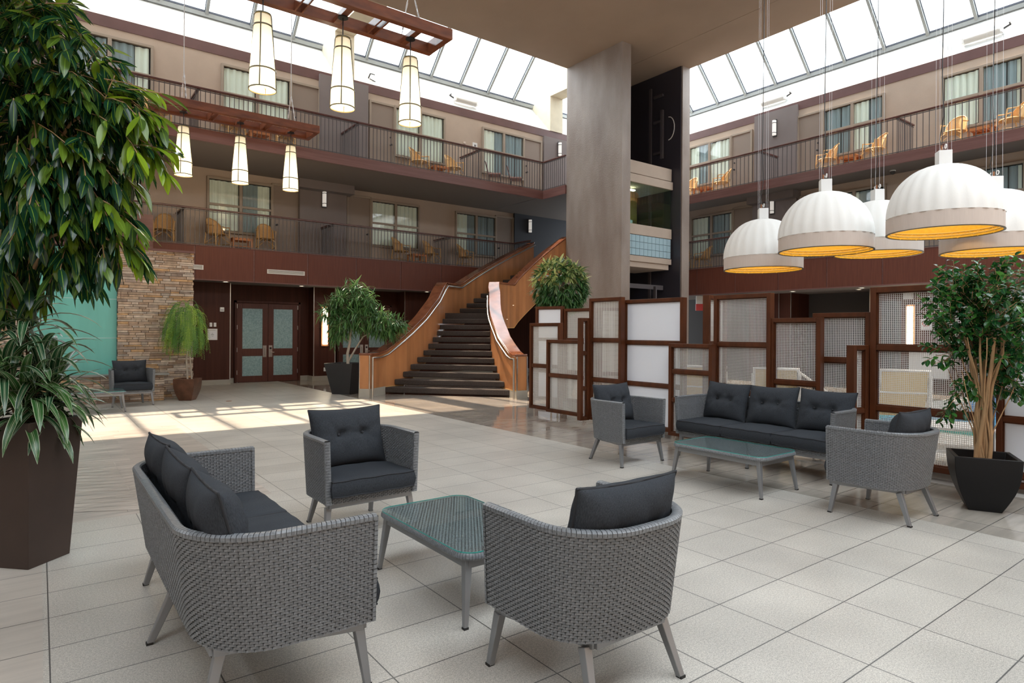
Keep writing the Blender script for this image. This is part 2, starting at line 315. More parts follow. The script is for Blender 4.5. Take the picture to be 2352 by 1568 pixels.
while x < 14.5: fp.box(x + .02, min(x + 1.565, 14.56), YE2, YE2 + .05, 3.05, 3.98); x += 1.585
struct('trim_5', fp, 'panel', 'mahogany panelled fascia of the left second floor walkway', 'trim')
struct('trim_6', B(-9, 14.6, YE2 + .02, YE2 + .06, 3.03, 4.0).box(-9, 14.6, YE2 - .02, YE2 + .05, 3.02, 3.05).box(-9, 14.6, YE2 - .02, YE2 + .05, 3.98, 4.0), 'fascia', 'dark reveals between the left fascia panels', 'trim')
struct('wall_left', B(-9, 15.56, YW2, YW2 + .2, 4.0, 6.5), 'taupe', 'taupe second floor room wall at left', 'wall')
struct('wall_left', B(15.56, 19.5, YW2 - .1, YW2 + .2, 4.0, 6.5), 'navywall', 'dark blue elevator lobby wall on the second floor', 'wall')
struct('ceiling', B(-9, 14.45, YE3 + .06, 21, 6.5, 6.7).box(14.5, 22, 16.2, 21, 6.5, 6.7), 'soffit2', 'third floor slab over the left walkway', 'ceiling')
struct('trim_7', B(-9, 14.5, YE3, YE3 + .06, 6.40, 6.70).box(14.44, 14.5, 16.2, YE3, 6.40, 6.70), 'fascia', 'purplish brown fascia board of the left third floor walkway', 'trim')
struct('wall_left', B(-9, 15.62, YW3, YW3 + .2, 6.7, 9.25), 'taupe', 'taupe third floor room wall at left', 'wall')
struct('wall_left', B(15.62, 19.5, YW3 - .1, YW3 + .2, 6.7, 9.25), 'taupe_d', 'mauve third floor wall by the elevator lobby', 'wall')
struct('trim_8', B(-9, 20.65, YW3 - .02, YW3 + .2, 9.25, 9.53), 'maroon', 'maroon painted band above the left third floor rooms', 'trim')
struct('trim_9', B(6.75, 8.32, YW3 - .12, YW3, 6.7, 9.42), 'taupe_d', 'mauve pilaster between the left third floor doors', 'pilaster')
struct('trim_10', B(6.73, 8.32, YW2 - .2, YW2, 4.0, 6.3).box(6.60, 8.45, YW2 - .55, YW2, 6.22, 6.5), 'taupe_d', 'dark mauve pilaster with a dropped ceiling box on the left second floor', 'pilaster')
# sloped white well and skylight, left
def slopes(name, m, label, fn): struct(name, fn, m, label, name.split('_')[0])
def lprism(x0, x1, yz): return MB().add([(x0, y, z) for y, z in yz] + [(x1, y, z) for y, z in yz], [tuple(range(len(yz))), tuple(range(len(yz), 2 * len(yz)))[::-1]] + [(i, len(yz) + i, len(yz) + (i + 1) % len(yz), (i + 1) % len(yz)) for i in range(len(yz))])
def rprism(y0, y1, xz): return MB().add([(x, y0, z) for x, z in xz] + [(x, y1, z) for x, z in xz], [tuple(range(len(xz)))[::-1], tuple(range(len(xz), 2 * len(xz)))] + [(i, (i + 1) % len(xz), len(xz) + (i + 1) % len(xz), len(xz) + i) for i in range(len(xz))])
YS = 16.2; XS = 17.85; ZS = 10.72
struct('wall_left', lprism(-9, 20.0, [(YW3, 9.53), (19.95, 10.68), (20.3, 10.68), (20.3, 9.53)]), 'white', 'white sloping light well surface under the left skylight', 'wall')
mu = MB(); ga = MB(); xs = [7.86 + .9 + 1.243 * k for k in range(6)] + [6.31 - 1.243 * k for k in range(6)] + [-3.2 - 1.243 * k for k in range(4)]
top = 14.45
for x in xs:
    mu.beam((x, 19.95, 10.76), (x, YS, top + .02), .08, .10); ga.beam((x + .05, 19.93, 10.83), (x + .05, YS, top + .09), .016, .03); ga.beam((x - .05, 19.93, 10.83), (x - .05, YS, top + .09), .016, .03)
for z0, y0 in ((10.75, 19.95),): mu.beam((-9, y0, z0), (20, y0, z0), .12, .12); ga.beam((-9, y0 - .04, z0 + .1), (20, y0 - .04, z0 + .1), .05, .05)
win = struct('window_1', mu, 'frame_w', 'white framed sloping skylight over the left walkway', 'skylight')
g = ga.build('gasket', 'gasket', win); g2 = MB().add([(-9, 19.95, 10.86), (20, 19.95, 10.86), (20, YS, top + .14), (-9, YS, top + .14)], [(0, 1, 2, 3)]).build('pane', 'skyglass', win)
for i, (a, b) in enumerate(((7.243, 7.871), (15.957, 16.6), (-1.47, -.84))):
    struct('wall_left', lprism(a, b, [(18.8, 9.53), (YW3, 9.53), (19.95, 10.68), (YS, top), (YS, 10.88), (18.8, 10.88)]), 'cream', 'cream plaster rib across the left skylight, ' + ('beside the middle lantern', 'beside the elevator column', 'at far left')[i], 'rib')
# roof slab over the middle, its unseen opening added to light the foreground
struct('ceiling', B(-9, 16.07, 1.0, YS, ZS, ZS + .4).box(16.085, XS, 1.0, YS, ZS, ZS + .4).box(16.05, 16.1, 1.0, YS, ZS + .01, ZS + .4).box(-9, XS, -8, -4.6, ZS, ZS + .4).box(-9, -6, -4.6, 1.0, ZS, ZS + .4), 'soffit', 'huge flat taupe slab hanging over the middle of the atrium', 'ceiling')
struct('wall_back', B(-9, XS, YS - .2, YS, ZS + .4, 14.6).box(XS - .2, XS, 1.0, YS, ZS + .4, 14.6).box(-9, XS, 1.0, 1.2, ZS + .4, 14.6).box(-9, XS, 1.0, YS, 14.5, 14.6), 'white', 'white penthouse walls above the flat slab', 'wall')
# ------------------------------------------------------------ right facade
XE2, XW2, XE3, XW3, XG = 19.42, 20.8, 19.2, 20.65, 21.2
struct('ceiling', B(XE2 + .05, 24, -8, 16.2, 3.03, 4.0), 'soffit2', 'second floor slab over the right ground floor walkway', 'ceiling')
fp = MB(); y = 4.86 - 1.6 * 8
while y < 16.1: fp.box(XE2, XE2 + .05, y + .02, y + 1.58, 3.05, 3.98); y += 1.6
struct('trim_11', fp, 'panel', 'mahogany panelled fascia of the right second floor walkway', 'trim')
struct('trim_12', B(XE2 + .02, XE2 + .06, -8, 17.8, 3.03, 4.0).box(XE2 - .02, XE2 + .05, -8, 17.8, 3.02, 3.05).box(XE2 - .02, XE2 + .05, -8, 17.8, 3.98, 4.0), 'fascia', 'dark reveals between the right fascia panels', 'trim')
struct('wall_right', B(XW2, XW2 + .2, -8, 17.6, 4.0, 6.5), 'taupe', 'taupe second floor room wall at right', 'wall')
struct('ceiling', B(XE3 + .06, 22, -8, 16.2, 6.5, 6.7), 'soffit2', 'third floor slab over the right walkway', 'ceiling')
struct('trim_13', B(XE3, XE3 + .06, -8, 17.8, 6.40, 6.70), 'fascia', 'purplish brown fascia board of the right third floor walkway', 'trim')
struct('wall_right', B(XW3, XW3 + .2, -8, 18.9, 6.7, 9.25), 'taupe', 'taupe third floor room wall at right', 'wall')
struct('trim_14', B(XW3 - .02, XW3 + .2, -8, 18.85, 9.25, 9.53), 'maroon', 'maroon painted band above the right third floor rooms', 'trim')
struct('trim_15', B(XW3 - .12, XW3, 11.26, 12.85, 6.7, 9.42), 'taupe_d', 'mauve pilaster with a wall lamp on the right third floor', 'pilaster')
struct('trim_16', B(XW2 - .2, XW2, 11.3, 12.95, 4.0, 6.35).box(XW2 - .5, XW2, 11.25, 13.0, 6.25, 6.5), 'taupe_d', 'dark mauve pilaster with a wall lamp on the right second floor', 'pilaster')
struct('wall_right', rprism(-8, 17.5, [(XW3, 9.53), (21.75, 10.68), (22.1, 10.68), (22.1, 9.53)]), 'white', 'white sloping light well surface under the right skylight', 'wall')
mu = MB(); ga = MB()
for k in range(-11, 9):
    y = 6.5 + 1.243 * k; mu.beam((21.75, y, 10.76), (XS, y, 14.68), .08, .10); ga.beam((21.73, y + .05, 10.83), (XS, y + .05, 14.75), .016, .03); ga.beam((21.73, y - .05, 10.83), (XS, y - .05, 14.75), .016, .03)
mu.beam((21.75, -8, 10.75), (21.75, 17.5, 10.75), .12, .12); ga.beam((21.71, -8, 10.85), (21.71, 17.5, 10.85), .05, .05)
win = struct('window_2', mu, 'frame_w', 'white framed sloping skylight over the right walkway', 'skylight')
ga.build('gasket', 'gasket', win); MB().add([(21.75, -8, 10.86), (21.75, 17.5, 10.86), (XS, 17.5, 14.78), (XS, -8, 14.78)], [(3, 2, 1, 0)]).build('pane', 'skyglass', win)
# right ground floor
struct('wall_right', B(XG + .8, XG + 1, -8, 11.58, 0, 3.03).box(XG + .8, XG + 1, 13.3, 16, 0, 3.03).box(XG + .8, XG + 1, 12, 22, 0, 3.03), 'gdark', 'dark grey recessed ground floor wall behind the pool', 'wall')
struct('wall_right', B(20.8, 22, 11.58, 13.2, 0, 3.03).box(20.6, 22, 6.6, 8.9, 0, 3.03), 'panel_d', 'dark wood piers of the right ground floor', 'wall')
for i, y in enumerate((11.58, 12.02, 6.6, 8.9)): struct('trim_%d' % (17 + i), B(20.8 - .014 - (.2 if i > 1 else 0), 20.81 - (.2 if i > 1 else 0), y - .012, y + .012, 0, 3.03), 'steel', 'metal edge strip on the right wood pier, ' + ('near side', 'inner line', 'beside the white panel', 'left edge of the lamp pier')[i], 'trim')
struct('wall_right', B(21.5, 22, -2, 6.5, 0, 1.9), mat('pale stacked stone', (.30, .27, .25), .8, var=.3, scale=(2, 2, 18)), 'low grey stacked stone wall behind the spa pool', 'wall')
# unseen walls, added to keep out light from behind and the side
struct('wall_front', B(-9, 24, -8.2, -8, 0, 10.7), 'taupe', 'plain taupe end wall added unseen behind the view to block light', 'wall')
struct('wall_front', B(-9, -8.8, -8, 21, 0, 9.5), 'taupe', 'plain side wall added outside the view to block light', 'wall')
# ------------------------------------------------------------ elevator tower
tw = thing('elevator_tower', 'tall textured concrete elevator tower rising to the slab beside the stairs', 'elevator tower', (0, 0, 0))
B(14.5, 14.89, 13.62, 16.2, 0, ZS).build('left_pier', 'conc', tw); B(17.46, 17.85, 13.62, 16.2, 0, ZS).build('right_pier', 'conc', tw)
B(14.885, 14.93, 13.75, 16.2, 0, ZS).box(17.42, 17.465, 13.67, 16.2, 0, ZS).box(14.9, 17.45, 16.05, 16.2, 0, ZS).build('shaft_lining', 'navy', tw)
for x in (15.4, 16.9): B(x - .04, x + .04, 15.9, 16.0, 0, 10.2).build('guide_rail', 'iron', tw)
B(17.34, 17.40, 14.9, 15.0, 0, 10.3).build('guide_rail', 'iron', tw)
B(17.3, 17.38, 14.35, 14.45, 7.7, 9.4).build('conduit', 'iron', tw)
for z0 in (9.9, 9.0, 7.9): B(17.34, 17.42, 14.4, 14.8, z0, z0 + .08).build('bracket', 'iron', tw)
MB().tube([(17.38, 14.15 - .25 * math.sin(t), 8.7 + .4 * math.cos(t)) for t in np.linspace(0, PI, 10)], .015, 6).build('cable_loop', 'wire', tw)
MB().tube([(15.05, 13.9, 0), (15.05, 13.9, 3.3)], .04).build('buffer_post', 'alu', tw); B(15.2, 17.2, 14.2, 14.26, 3.1, 3.25).build('cross_beam', 'iron', tw); B(16.7, 16.76, 14.1, 14.2, 1.2, 3.2).build('bracket', 'iron', tw)
cb = thing('elevator_cab', 'glass fronted elevator cab stopped halfway up the tower', 'elevator cab', (0, 0, 0))
B(14.95, 17.38, 14.0, 15.7, 6.83, 7.25).box(14.95, 17.40, 13.96, 15.7, 6.53, 6.80).box(14.95, 17.38, 13.99, 14.1, 4.84, 5.18).box(14.95, 17.38, 13.99, 15.7, 3.96, 4.15).box(15.15, 17.3, 14.05, 15.6, 3.78, 3.96).box(14.95, 17.38, 15.6, 15.7, 4.1, 6.6).build('cab_body', 'taupe', cb, bevel=.01)
B(15.0, 17.3, 15.5, 15.58, 5.0, 6.5).box(14.98, 15.02, 14.1, 15.5, 5, 6.5).build('back_panel', 'olive', cb)
B(14.97, 17.36, 14.02, 14.04, 5.18, 6.53).box(17.35, 17.37, 14.03, 15.5, 5.18, 6.53).build('window_pane', 'cabglass', cb)
B(15.2, 16.1, 14.5, 14.6, 6.42, 6.46).build('ceiling_light', 'tube', cb)
bt = MB()
for i in range(12):
    for j in range(3): bt.box(15.0 + i * .196, 15.0 + i * .196 + .182, 14.0, 14.06, 4.17 + j * .222, 4.17 + j * .222 + .21)
bt.build('glass_tiles', 'blockglass', cb); B(14.97, 17.36, 14.03, 14.1, 4.15, 4.84).build('tile_grid', 'navy', cb)
B(15.5, 15.75, 14.3, 14.34, 5.18, 5.36).build('notice_card', 'paper', cb); cb_h = MB().tube([(15.1, 15.45, 5.35 + .0), (15.8, 15.45, 5.55), (16.5, 15.45, 5.75), (17.2, 15.45, 5.6)], .015).build('handrail', 'steel', cb)
# ------------------------------------------------------------ stairs
r_ = 4.0 / 22
Lp = [(7.106, 14.863), (7.419, 14.966), (7.72, 15.078), (8.007, 15.2), (8.279, 15.333), (8.547, 15.469), (8.788, 15.626), (9.023, 15.787), (9.26, 15.946), (9.459, 16.134), (9.66, 16.321)]
Rp = [(9.278, 12.404), (9.355, 12.734), (9.438, 13.06), (9.562, 13.354), (9.685, 13.649), (9.816, 13.939), (9.964, 14.216), (10.131, 14.478), (10.308, 14.733), (10.485, 14.987), (10.641, 15.258)]
def bez(p0, p1, p2, n): return [tuple((1 - t) ** 2 * a + 2 * t * (1 - t) * b + t * t * c for a, b, c in zip(p0, p1, p2)) for t in np.linspace(0, 1, n)]
UL = bez((10.75, 17.1), (12.6, 18.0), (14.6, 18.1), 11); UR = bez((11.9, 16.1), (13.1, 16.42), (14.6, 16.5), 11)
Lq = Lp + [(9.86, 16.5)]; Rq = Rp + [(10.80, 15.5)]
st = thing('staircase', 'curved open riser staircase with dark carpeted treads and cherry wood sides', 'staircase')
for i in range(11):
    z = r_ * (i + 1); a, b, c, d = Vector(Lq[i]), Vector(Rq[i]), Vector(Rq[i + 1]), Vector(Lq[i + 1]); n = ((d - a) + (c - b)).normalized() * .06
    MB().prism([a - n * .2, b - n * .2, c + n, d + n], z - .14, z).build('tread', 'carpet', st, bevel=.02)
MB().prism([Lq[11], (9.86, 16.5), (10.75, 17.1), UR[0], Rq[11]][1:], r_ * 12 - .2, r_ * 12).build('landing', 'carpet', st)
for i in range(10):
    z = r_ * (12 + i + 1)
    a, b, c, d = Vector(UL[i]), Vector(UR[i]), Vector(UR[i + 1]), Vector(UL[i + 1])
    MB().prism([a, b, c, d], z - .14, z).build('tread', 'carpet', st, bevel=.02)
def wallpath(pts, nz, side, th, fl0):
    """balustrade panel following pts; nz = nosing height at every point"""
    P_ = [Vector((*p, 0)) for p in pts]; secs = []; caps = []; rails = []; caps_b = []
    for i, p in enumerate(P_):
        d = (P_[min(i + 1, len(P_) - 1)] - P_[max(i - 1, 0)]).normalized(); n = Vector((-d.y, d.x, 0)) * side
        zt = max(1.02, nz[i] + .90); zb = max(.0 if i < fl0 else .0, nz[i] - .42); zb = max(zb, .2)
        q = p + n * th; secs.append([(p.x, p.y, zb), (q.x, q.y, zb), (q.x, q.y, zt), (p.x, p.y, zt)])
        a = p - n * .05; b = q + n * .03; caps.append([(a.x, a.y, zt), (b.x, b.y, zt), (b.x, b.y, zt + .055), (a.x, a.y, zt + .055)])
        m_ = p - n * .09; rails.append((m_.x, m_.y, zt - .06)); e0 = p - n * .012; e1 = p
        caps_b.append([(e0.x, e0.y, zb - .02), (q.x, q.y, zb - .02), (q.x, q.y, zb), (e0.x, e0.y, zb)])
    return secs, caps, rails, caps_b
zL = [0, 0] + [r_ * (i + 1) for i in range(11)] + [r_ * 12 - .02, r_ * 12] + [r_ * (12 + i) for i in range(1, 11)]
PLt = [(6.44, 14.35), (6.80, 14.64)] + Lp + [(9.86, 16.5), (10.75, 17.1)] + UL[1:]
PRt = [(9.20, 12.02), (9.23, 12.2)] + Rp + [(10.80, 15.45), (11.9, 16.1)] + UR[1:]
for pts, side, lab in ((PLt, 1, 'left'), (PRt, -1, 'right')):
    secs, caps, rails, cb_ = wallpath(pts, zL, side, .26, 2)
    bal = MB().ring(secs).build('balustrade_panel', 'cherry', st, smooth=30)
    MB().ring(caps).build('cap_rail', 'cap', st, smooth=30, bevel=.012)
    MB().ring(cb_).build('edge_molding', 'rattan', st, smooth=30)
    rr_ = [(rails[0][0], rails[0][1], 0), (rails[0][0], rails[0][1], rails[0][2] - .12)] + [rails[0]] + rails[1:13] + [rails[13], rails[14]] + rails[15:]
    MB().tube(rr_ if side > 0 else rr_[:14], .024, 10).build('handrail', 'steel', st, smooth=50)
    k = pts[:3]; d = (Vector(k[2]) - Vector(k[0])).normalized(); n = Vector((-d.y, d.x)) * side; a = Vector(k[0]); e = a + n * .27
    MB().prism([(a - d * .012 - n * .012), (e - d * .012 + n * .012), (Vector(pts[2]) + n * .28), (Vector(pts[2]) - n * .012)], 0, .2).build('stone_plinth', 'kick', st)
    for q in (a + n * .0, e): MB().prism([(q.x - .012, q.y - .012), (q.x + .012, q.y - .012), (q.x + .012, q.y + .012), (q.x - .012, q.y + .012)], .2, 1.02).build('corner_strip', 'steel', st)
for q, z in (((10.9, 15.1), 1.72), ((11.35, 15.35), 2.0), ((11.85, 15.7), 2.45)): MB().lathe([(0, 0), (.018, .003), (.02, .0)], 10).build('stair_light', 'lampw', st, loc=(q[0] - .03, q[1] - .05, z))
# ------------------------------------------------------------ windows, doors of the rooms (setting)
def curtain_mb(w, h, seed, x0=0, n=None):
    q = random.Random(seed); n = int(w / .018); A = np.zeros((n, 2, 3)); ph = 0
    for i in range(n):
        ph += .55 + .35 * q.random(); u = x0 + w * i / (n - 1)
        for j in range(2): A[i, j] = (u, .022 * math.sin(ph) + .01 * math.sin(ph * .37), h * j)
    return MB().grid(A)
cseed = [0]
def window(i, org, ax, w, h, tr, label, dark=(.0, .0), cur='curtain', gap=None):
    """org = lower corner on the wall; ax = direction along the wall as seen, normal points to the atrium"""
    a = Vector(ax); nrm = Vector((a.y, -a.x, 0)); ang = math.atan2(a.y, a.x)
    root = bpy.data.objects.new('window_%d' % i, None); C.objects.link(root); root.location = org; root.rotation_euler = (0, 0, ang)
    root['kind'] = 'structure'; root['label'] = label; root['category'] = 'window'
    # local: x along, -y towards the atrium
    B(0, w, -.004, 0, 0, h).build('dark_backing', 'darkroom', root)  # dark board stands in for the unlit room behind the curtains
    f = MB().box(-.06, w + .06, -.09, 0, -.07, 0).box(-.06, w + .06, -.09, 0, h, h + .07).box(-.06, 0, -.09, 0, 0, h).box(w, w + .06, -.09, 0, 0, h).box(w / 2 - .045, w / 2 + .045, -.09, 0, 0, h).box(0, w, -.085, 0, tr - .035, tr + .035)
    f.build('window_frame', 'trim', root, bevel=.006)
    for s in (0, 1):
        x0 = .02 + s * (w / 2 + .03); ww = w / 2 - .09; cseed[0] += 1; dk = dark[s]
        if dk < 1: curtain_mb(ww * (1 - dk), h - .05, cseed[0], x0 + (0 if (s ^ (gap or 0)) == 0 else ww * dk)).build('curtain', cur, root, smooth=80, loc=(0, -.035, .02))
        if dk > 0: curtain_mb(ww * dk, h - .05, cseed[0] + 50, x0 + (ww * (1 - dk) if (s ^ (gap or 0)) == 0 else 0)).build('curtain', 'curtain2', root, smooth=80, loc=(0, -.03, .02))
        for z0, z1 in ((.0, tr - .035), (tr + .035, h)): MB().add([(x0 - .02, -.068, z0), (x0 + ww + .04, -.068, z0), (x0 + ww + .04, -.068, z1), (x0 - .02, -.068, z1)], [(0, 1, 2, 3)]).build('pane', 'pane', root)
    return root
def door(i, org, ax, w, h, label, knob=1):
    ang = math.atan2(ax[1], ax[0]); root = bpy.data.objects.new('door_%d' % i, None); C.objects.link(root); root.location = org; root.rotation_euler = (0, 0, ang)
    root['kind'] = 'structure'; root['label'] = label; root['category'] = 'door'
    B(0, w, -.03, 0, 0, h).build('door_leaf', 'doorp', root)
    MB().box(-.07, 0, -.07, 0, 0, h + .07).box(w, w + .07, -.07, 0, 0, h + .07).box(0, w, -.07, 0, h, h + .07).build('door_frame', 'trim', root, bevel=.006)
    kx = .09 if knob == 0 else w - .09
    MB().lathe([(0, 0), (.028, .0), (.012, .02), (.012, .04), (.032, .055), (.03, .08), (0, .09)], 12).xf(Matrix.Translation((kx, -.03, 1.0)) @ Matrix.Rotation(PI / 2, 4, 'X')).build('knob', 'dark', root, smooth=40)
    MB().lathe([(0, 0), (.028, .0), (.026, .02), (0, .022)], 12).xf(Matrix.Translation((kx, -.03, 1.25)) @ Matrix.Rotation(PI / 2, 4, 'X')).build('deadbolt', 'dark', root, smooth=40)
wi = 3
LW = [(.47, 'at far left'), (4.05, 'behind the low lantern frame'), (9.32, 'right of the pilaster'), (12.80, 'nearest the elevator lobby')]
for fl_, yw, z0 in ((3, YW3, 7.43), (2, YW2, 4.66)):
    for k, (x, where) in enumerate(LW):
        window(wi, (x, yw, z0), (1, 0), 1.81, 1.53, (.80 if fl_ == 3 else .77), 'curtained window of the left %s floor, %s' % (('second', 'third')[fl_ - 2], where),
               dark=((.9, .62), (0, 0), (0, 0), (.45, .95))[k] if fl_ == 3 else ((0, 0), (0, .55), (0, 0), (.45, 1))[k], cur='curtain'); wi += 1
di = 1
for fl_, yw, z0 in ((3, YW3, 6.7), (2, YW2, 4.0)):
    for x, kn, where in ((-.45 + .1, 0, 'at far left'), (5.95, 0, 'left of the pilaster'), (8.45, 1, 'right of the pilaster'), (14.70, 0, 'beside the elevator lobby')):
        door(di, (x, yw, z0), (1, 0), .78, 2.25, 'taupe room door of the left %s floor, %s' % (('second', 'third')[fl_ - 2], where), kn); di += 1
RW = [(15.68, (.5, 0), 'beside the elevator tower'), (10.36, (1, .45), 'right of the wall lamp'), (6.94, (0, .9), 'nearest at right')]
for fl_, xw, z0 in ((3, XW3, 7.43), (2, XW2, 4.66)):
    for k, (y, dk, where) in enumerate(RW):
        window(wi, (xw, y, z0), (0, -1), 1.79, 1.50, .80, 'curtained window of the right %s floor, %s' % (('second', 'third')[fl_ - 2], where), dark=dk if fl_ == 3 else (.1, .9), gap=1 if k == 1 else 0); wi += 1
    for y, kn, where in ((13.80, 0, 'left of the wall lamp'), (11.24, 1, 'right of the wall lamp')):
        door(di, (xw, y, 6.7 if fl_ == 3 else 4.0), (0, -1), .76, 2.25, 'taupe room door of the right %s floor, %s' % (('second', 'third')[fl_ - 2], where), kn); di += 1
# double doors of the ground floor
def double_door(i, x0, label):
    W = .94; root = bpy.data.objects.new('door_%d' % i, None); C.objects.link(root); root.location = (x0, 20.55, 0); root['kind'] = 'structure'; root['label'] = label; root['category'] = 'door'
    MB().box(-.07, 0, -.04, .05, 0, 2.54).box(2 * W, 2 * W + .07, -.04, .05, 0, 2.54).box(-.07, 2 * W + .07, -.04, .05, 2.47, 2.54).build('door_frame', 'panel_d', root, bevel=.005)
    for s in (0, 1):
        a = s * W; l = MB().box(a + .004, a + .17, 0, .045, .01, 2.465).box(a + W - .17, a + W - .004, 0, .045, .01, 2.465)
        for z0, z1 in ((.01, .20), (.82, 1.05), (2.3, 2.465)): l.box(a + .17, a + W - .17, 0, .045, z0, z1)
        leaf = l.build('door_leaf', 'doorwood', root, bevel=.004)
        for z0, z1 in ((.20, .82), (1.05, 2.3)): B(a + .17, a + W - .17, .015, .03, z0, z1).build('glass_pane', 'etched', leaf)
        for z in (.25, .95, 1.65, 2.3): B(-.02 + s * (2 * W + .0), .02 + s * (2 * W), -.012, .0, z, z + .13).build('hinge', 'steel', leaf)
        p = B(W - .16 + s * .18, W - .05 + s * .18, -.012, 0, .78, 1.15).build('handle_plate', 'steel', leaf, bevel=.004)
        (MB().tube([(W + .07, -.03, .93), (W + .18, -.05, .93)], .012).lathe([(.0, 0), (.03, 0), (.03, .02), (0, .02)], 14) if s else MB().tube([(W - .10, -.01, .85), (W - .10, -.05, .87), (W - .10, -.05, 1.06), (W - .10, -.01, 1.08)], .010)).build('handle', 'steel', p)
        if s: MB().lathe([(0, 0), (.034, 0), (.03, .02), (0, .02)], 16).xf(Matrix.Translation((W + .075, -.01, 1.06)) @ Matrix.Rotation(PI / 2, 4, 'X')).build('lock', 'dark', p)
double_door(di, 4.845, 'double door with etched glass panes left of the tall lit wall lamp'); di += 1
double_door(di, 8.09, 'double door with etched glass panes partly hidden behind the staircase tree'); di += 1
# wall lamps
def sconce(loc, rz, label, s=1):
    t = thing('wall_lamp', label, 'wall lamp', loc, rz, None)
    B(-.075, .075, -.03, 0, -.30, .30).build('backplate', 'dark', t, bevel=.004)
    MB().add(*(lambda pr: ([(x, y, z) for z in (-.26, .26) for x, y in pr], [(i, i + 1, len(pr) + i + 1, len(pr) + i) for i in range(len(pr) - 1)] + [tuple(range(len(pr))), tuple(range(len(pr), 2 * len(pr)))[::-1]]))([(.065 * math.cos(a), -.03 - .10 * math.sin(a)) for a in np.linspace(0, PI, 9)])).build('lamp_shade', 'sconce', t, smooth=60)
    for z in (-.17, .17): MB().tube([(.07 * math.cos(a), -.03 - .106 * math.sin(a), z) for a in np.linspace(0, PI, 9)], .010, 5).build('band', 'dark', t)
    return t
sconce((16.36, YW3 - .12, 8.83), 0, 'half round wall lamp on the mauve third floor wall by the elevator lobby')
sconce((7.52, YW2 - .22, 6.0), 0, 'half round wall lamp on the dark pilaster of the left second floor')
sconce((16.32, YW2 - .12, 6.04), 0, 'half round wall lamp on the dark blue second floor lobby wall')
sconce((XW3 - .12, 12.05, 8.80), -PI / 2, 'half round wall lamp on the right third floor pilaster')
sconce((XW2 - .22, 12.15, 6.1), -PI / 2, 'half round wall lamp on the right second floor pilaster')
t = thing('wall_lamp', 'tall narrow lit wall lamp in a copper frame beside the first double doors', 'wall lamp', (7.44, 20.1, 1.12))
B(-.12, .12, -.05, 0, 0, 1.3).build('lamp_frame', 'mulk', t, bevel=.004); B(-.075, .075, -.10, -.045, .06, 1.25).build('diffuser', 'lamp', t, bevel=.01)
t = thing('wall_lamp', 'tall narrow lit wall lamp seen through the largest mesh screen', 'wall lamp', (20.6, 7.75, 1.15), -PI / 2)
B(-.12, .12, -.05, 0, 0, 1.35).build('lamp_frame', 'mulk', t, bevel=.004); B(-.085, .085, -.10, -.045, .04, 1.3).build('diffuser', 'lamp', t, bevel=.01)
# small wall fittings
tag(B(20.55, 20.6, 7.2, 7.48, 1.75, 2.07).build('no_smoking_sign', 'paper'), 'white no smoking sign with a red ring beside the lit wall lamp behind the mesh', 'sign')
sg = bpy.data.objects['no_smoking_sign']
MB().tube([(20.545, 7.34 + .085 * math.cos(a), 1.93 + .085 * math.sin(a)) for a in np.linspace(0, 2 * PI, 24)[:-1]], .010, 5, closed=True).beam((20.545, 7.28, 1.99), (20.545, 7.40, 1.87), .012, .012).build('red_ring', 'red', sg)
B(20.54, 20.55, 7.28, 7.40, 1.92, 1.94).build('cigarette', 'ink', sg)
tag(B(20.54, 20.6, 7.7, 7.95, 2.65, 2.85).build('notice_plate', 'paper'), 'small pale square plate above the lit wall lamp behind the mesh', 'notice')
tag(B(20.44, 20.59, 6.75, 7.75, .35, 1.1).build('whiteboard_panel', 'white_p', bevel=.01), 'plain white panel leaning on the pier behind the mesh screen', 'panel')
t = thing('framed_notice', 'white framed notice on the dark wood wall left of the double doors', 'notice', (3.93, 20.1, 1.33))
B(0, .27, -.015, 0, 0, .33).build('frame', 'white_p', t); B(.025, .245, -.017, -.014, .03, .26).build('sheet', 'paper', t)
nt_ = MB()
for z, a, b in ((.285, .03, .22), (.19, .12, .15), (.165, .10, .17), (.145, .09, .18), (.11, .11, .16)): nt_.box(a, b, -.019, -.016, z, z + .008)
nt_.build('lettering', 'ink', t)
tag(B(3.99, 4.06, 20.085, 20.1, 1.72, 1.84).build('light_switch', 'white_p', bevel=.003), 'white switch plate above the framed notice, left of two', 'switch')
tag(B(4.10, 4.17, 20.085, 20.1, 1.72, 1.84).build('light_switch', 'white_p', bevel=.003), 'white switch plate above the framed notice, right of two', 'switch')
t = thing('fire_alarm_box', 'small cream alarm strobe high on the dark wood wall', 'alarm', (4.26, 20.1, 2.17))
B(0, .12, -.05, 0, 0, .13).build('housing', 'white_p', t, bevel=.01); B(.02, .10, -.055, -.045, .04, .06).build('grille', 'ink', t)
tag(B(7.42, 7.50, 20.085, 20.1, .30, .42).build('power_outlet', 'white_p', bevel=.003), 'cream outlet plate low on the wall beneath the tall lit lamp', 'outlet')
def vent(x0, x1, z0, z1, label):
    t = thing('air_vent', label, 'air vent', (x0, YE2, z0)); W = x1 - x0; Hh = z1 - z0
    MB().box(0, W, -.02, 0, 0, .02).box(0, W, -.02, 0, Hh - .02, Hh).box(0, .03, -.02, 0, .02, Hh - .02).box(W - .03, W, -.02, 0, .02, Hh - .02).build('vent_frame', 'white_p', t)
    g = MB()
    for k in range(5): g.box(.03, W - .03, -.012, 0, .024 + k * (Hh - .05) / 5, .024 + (k + .6) * (Hh - .05) / 5)
    g.build('slats', 'wire', t); B(.03, W - .03, -.003, 0, .02, Hh - .02).build('backing', 'ink', t)
vent(5.39, 6.51, 3.31, 3.44, 'long white air vent in the left mahogany fascia'); vent(3.0, 3.66, 3.31, 3.44, 'white air vent in the fascia beside the stone wall top')
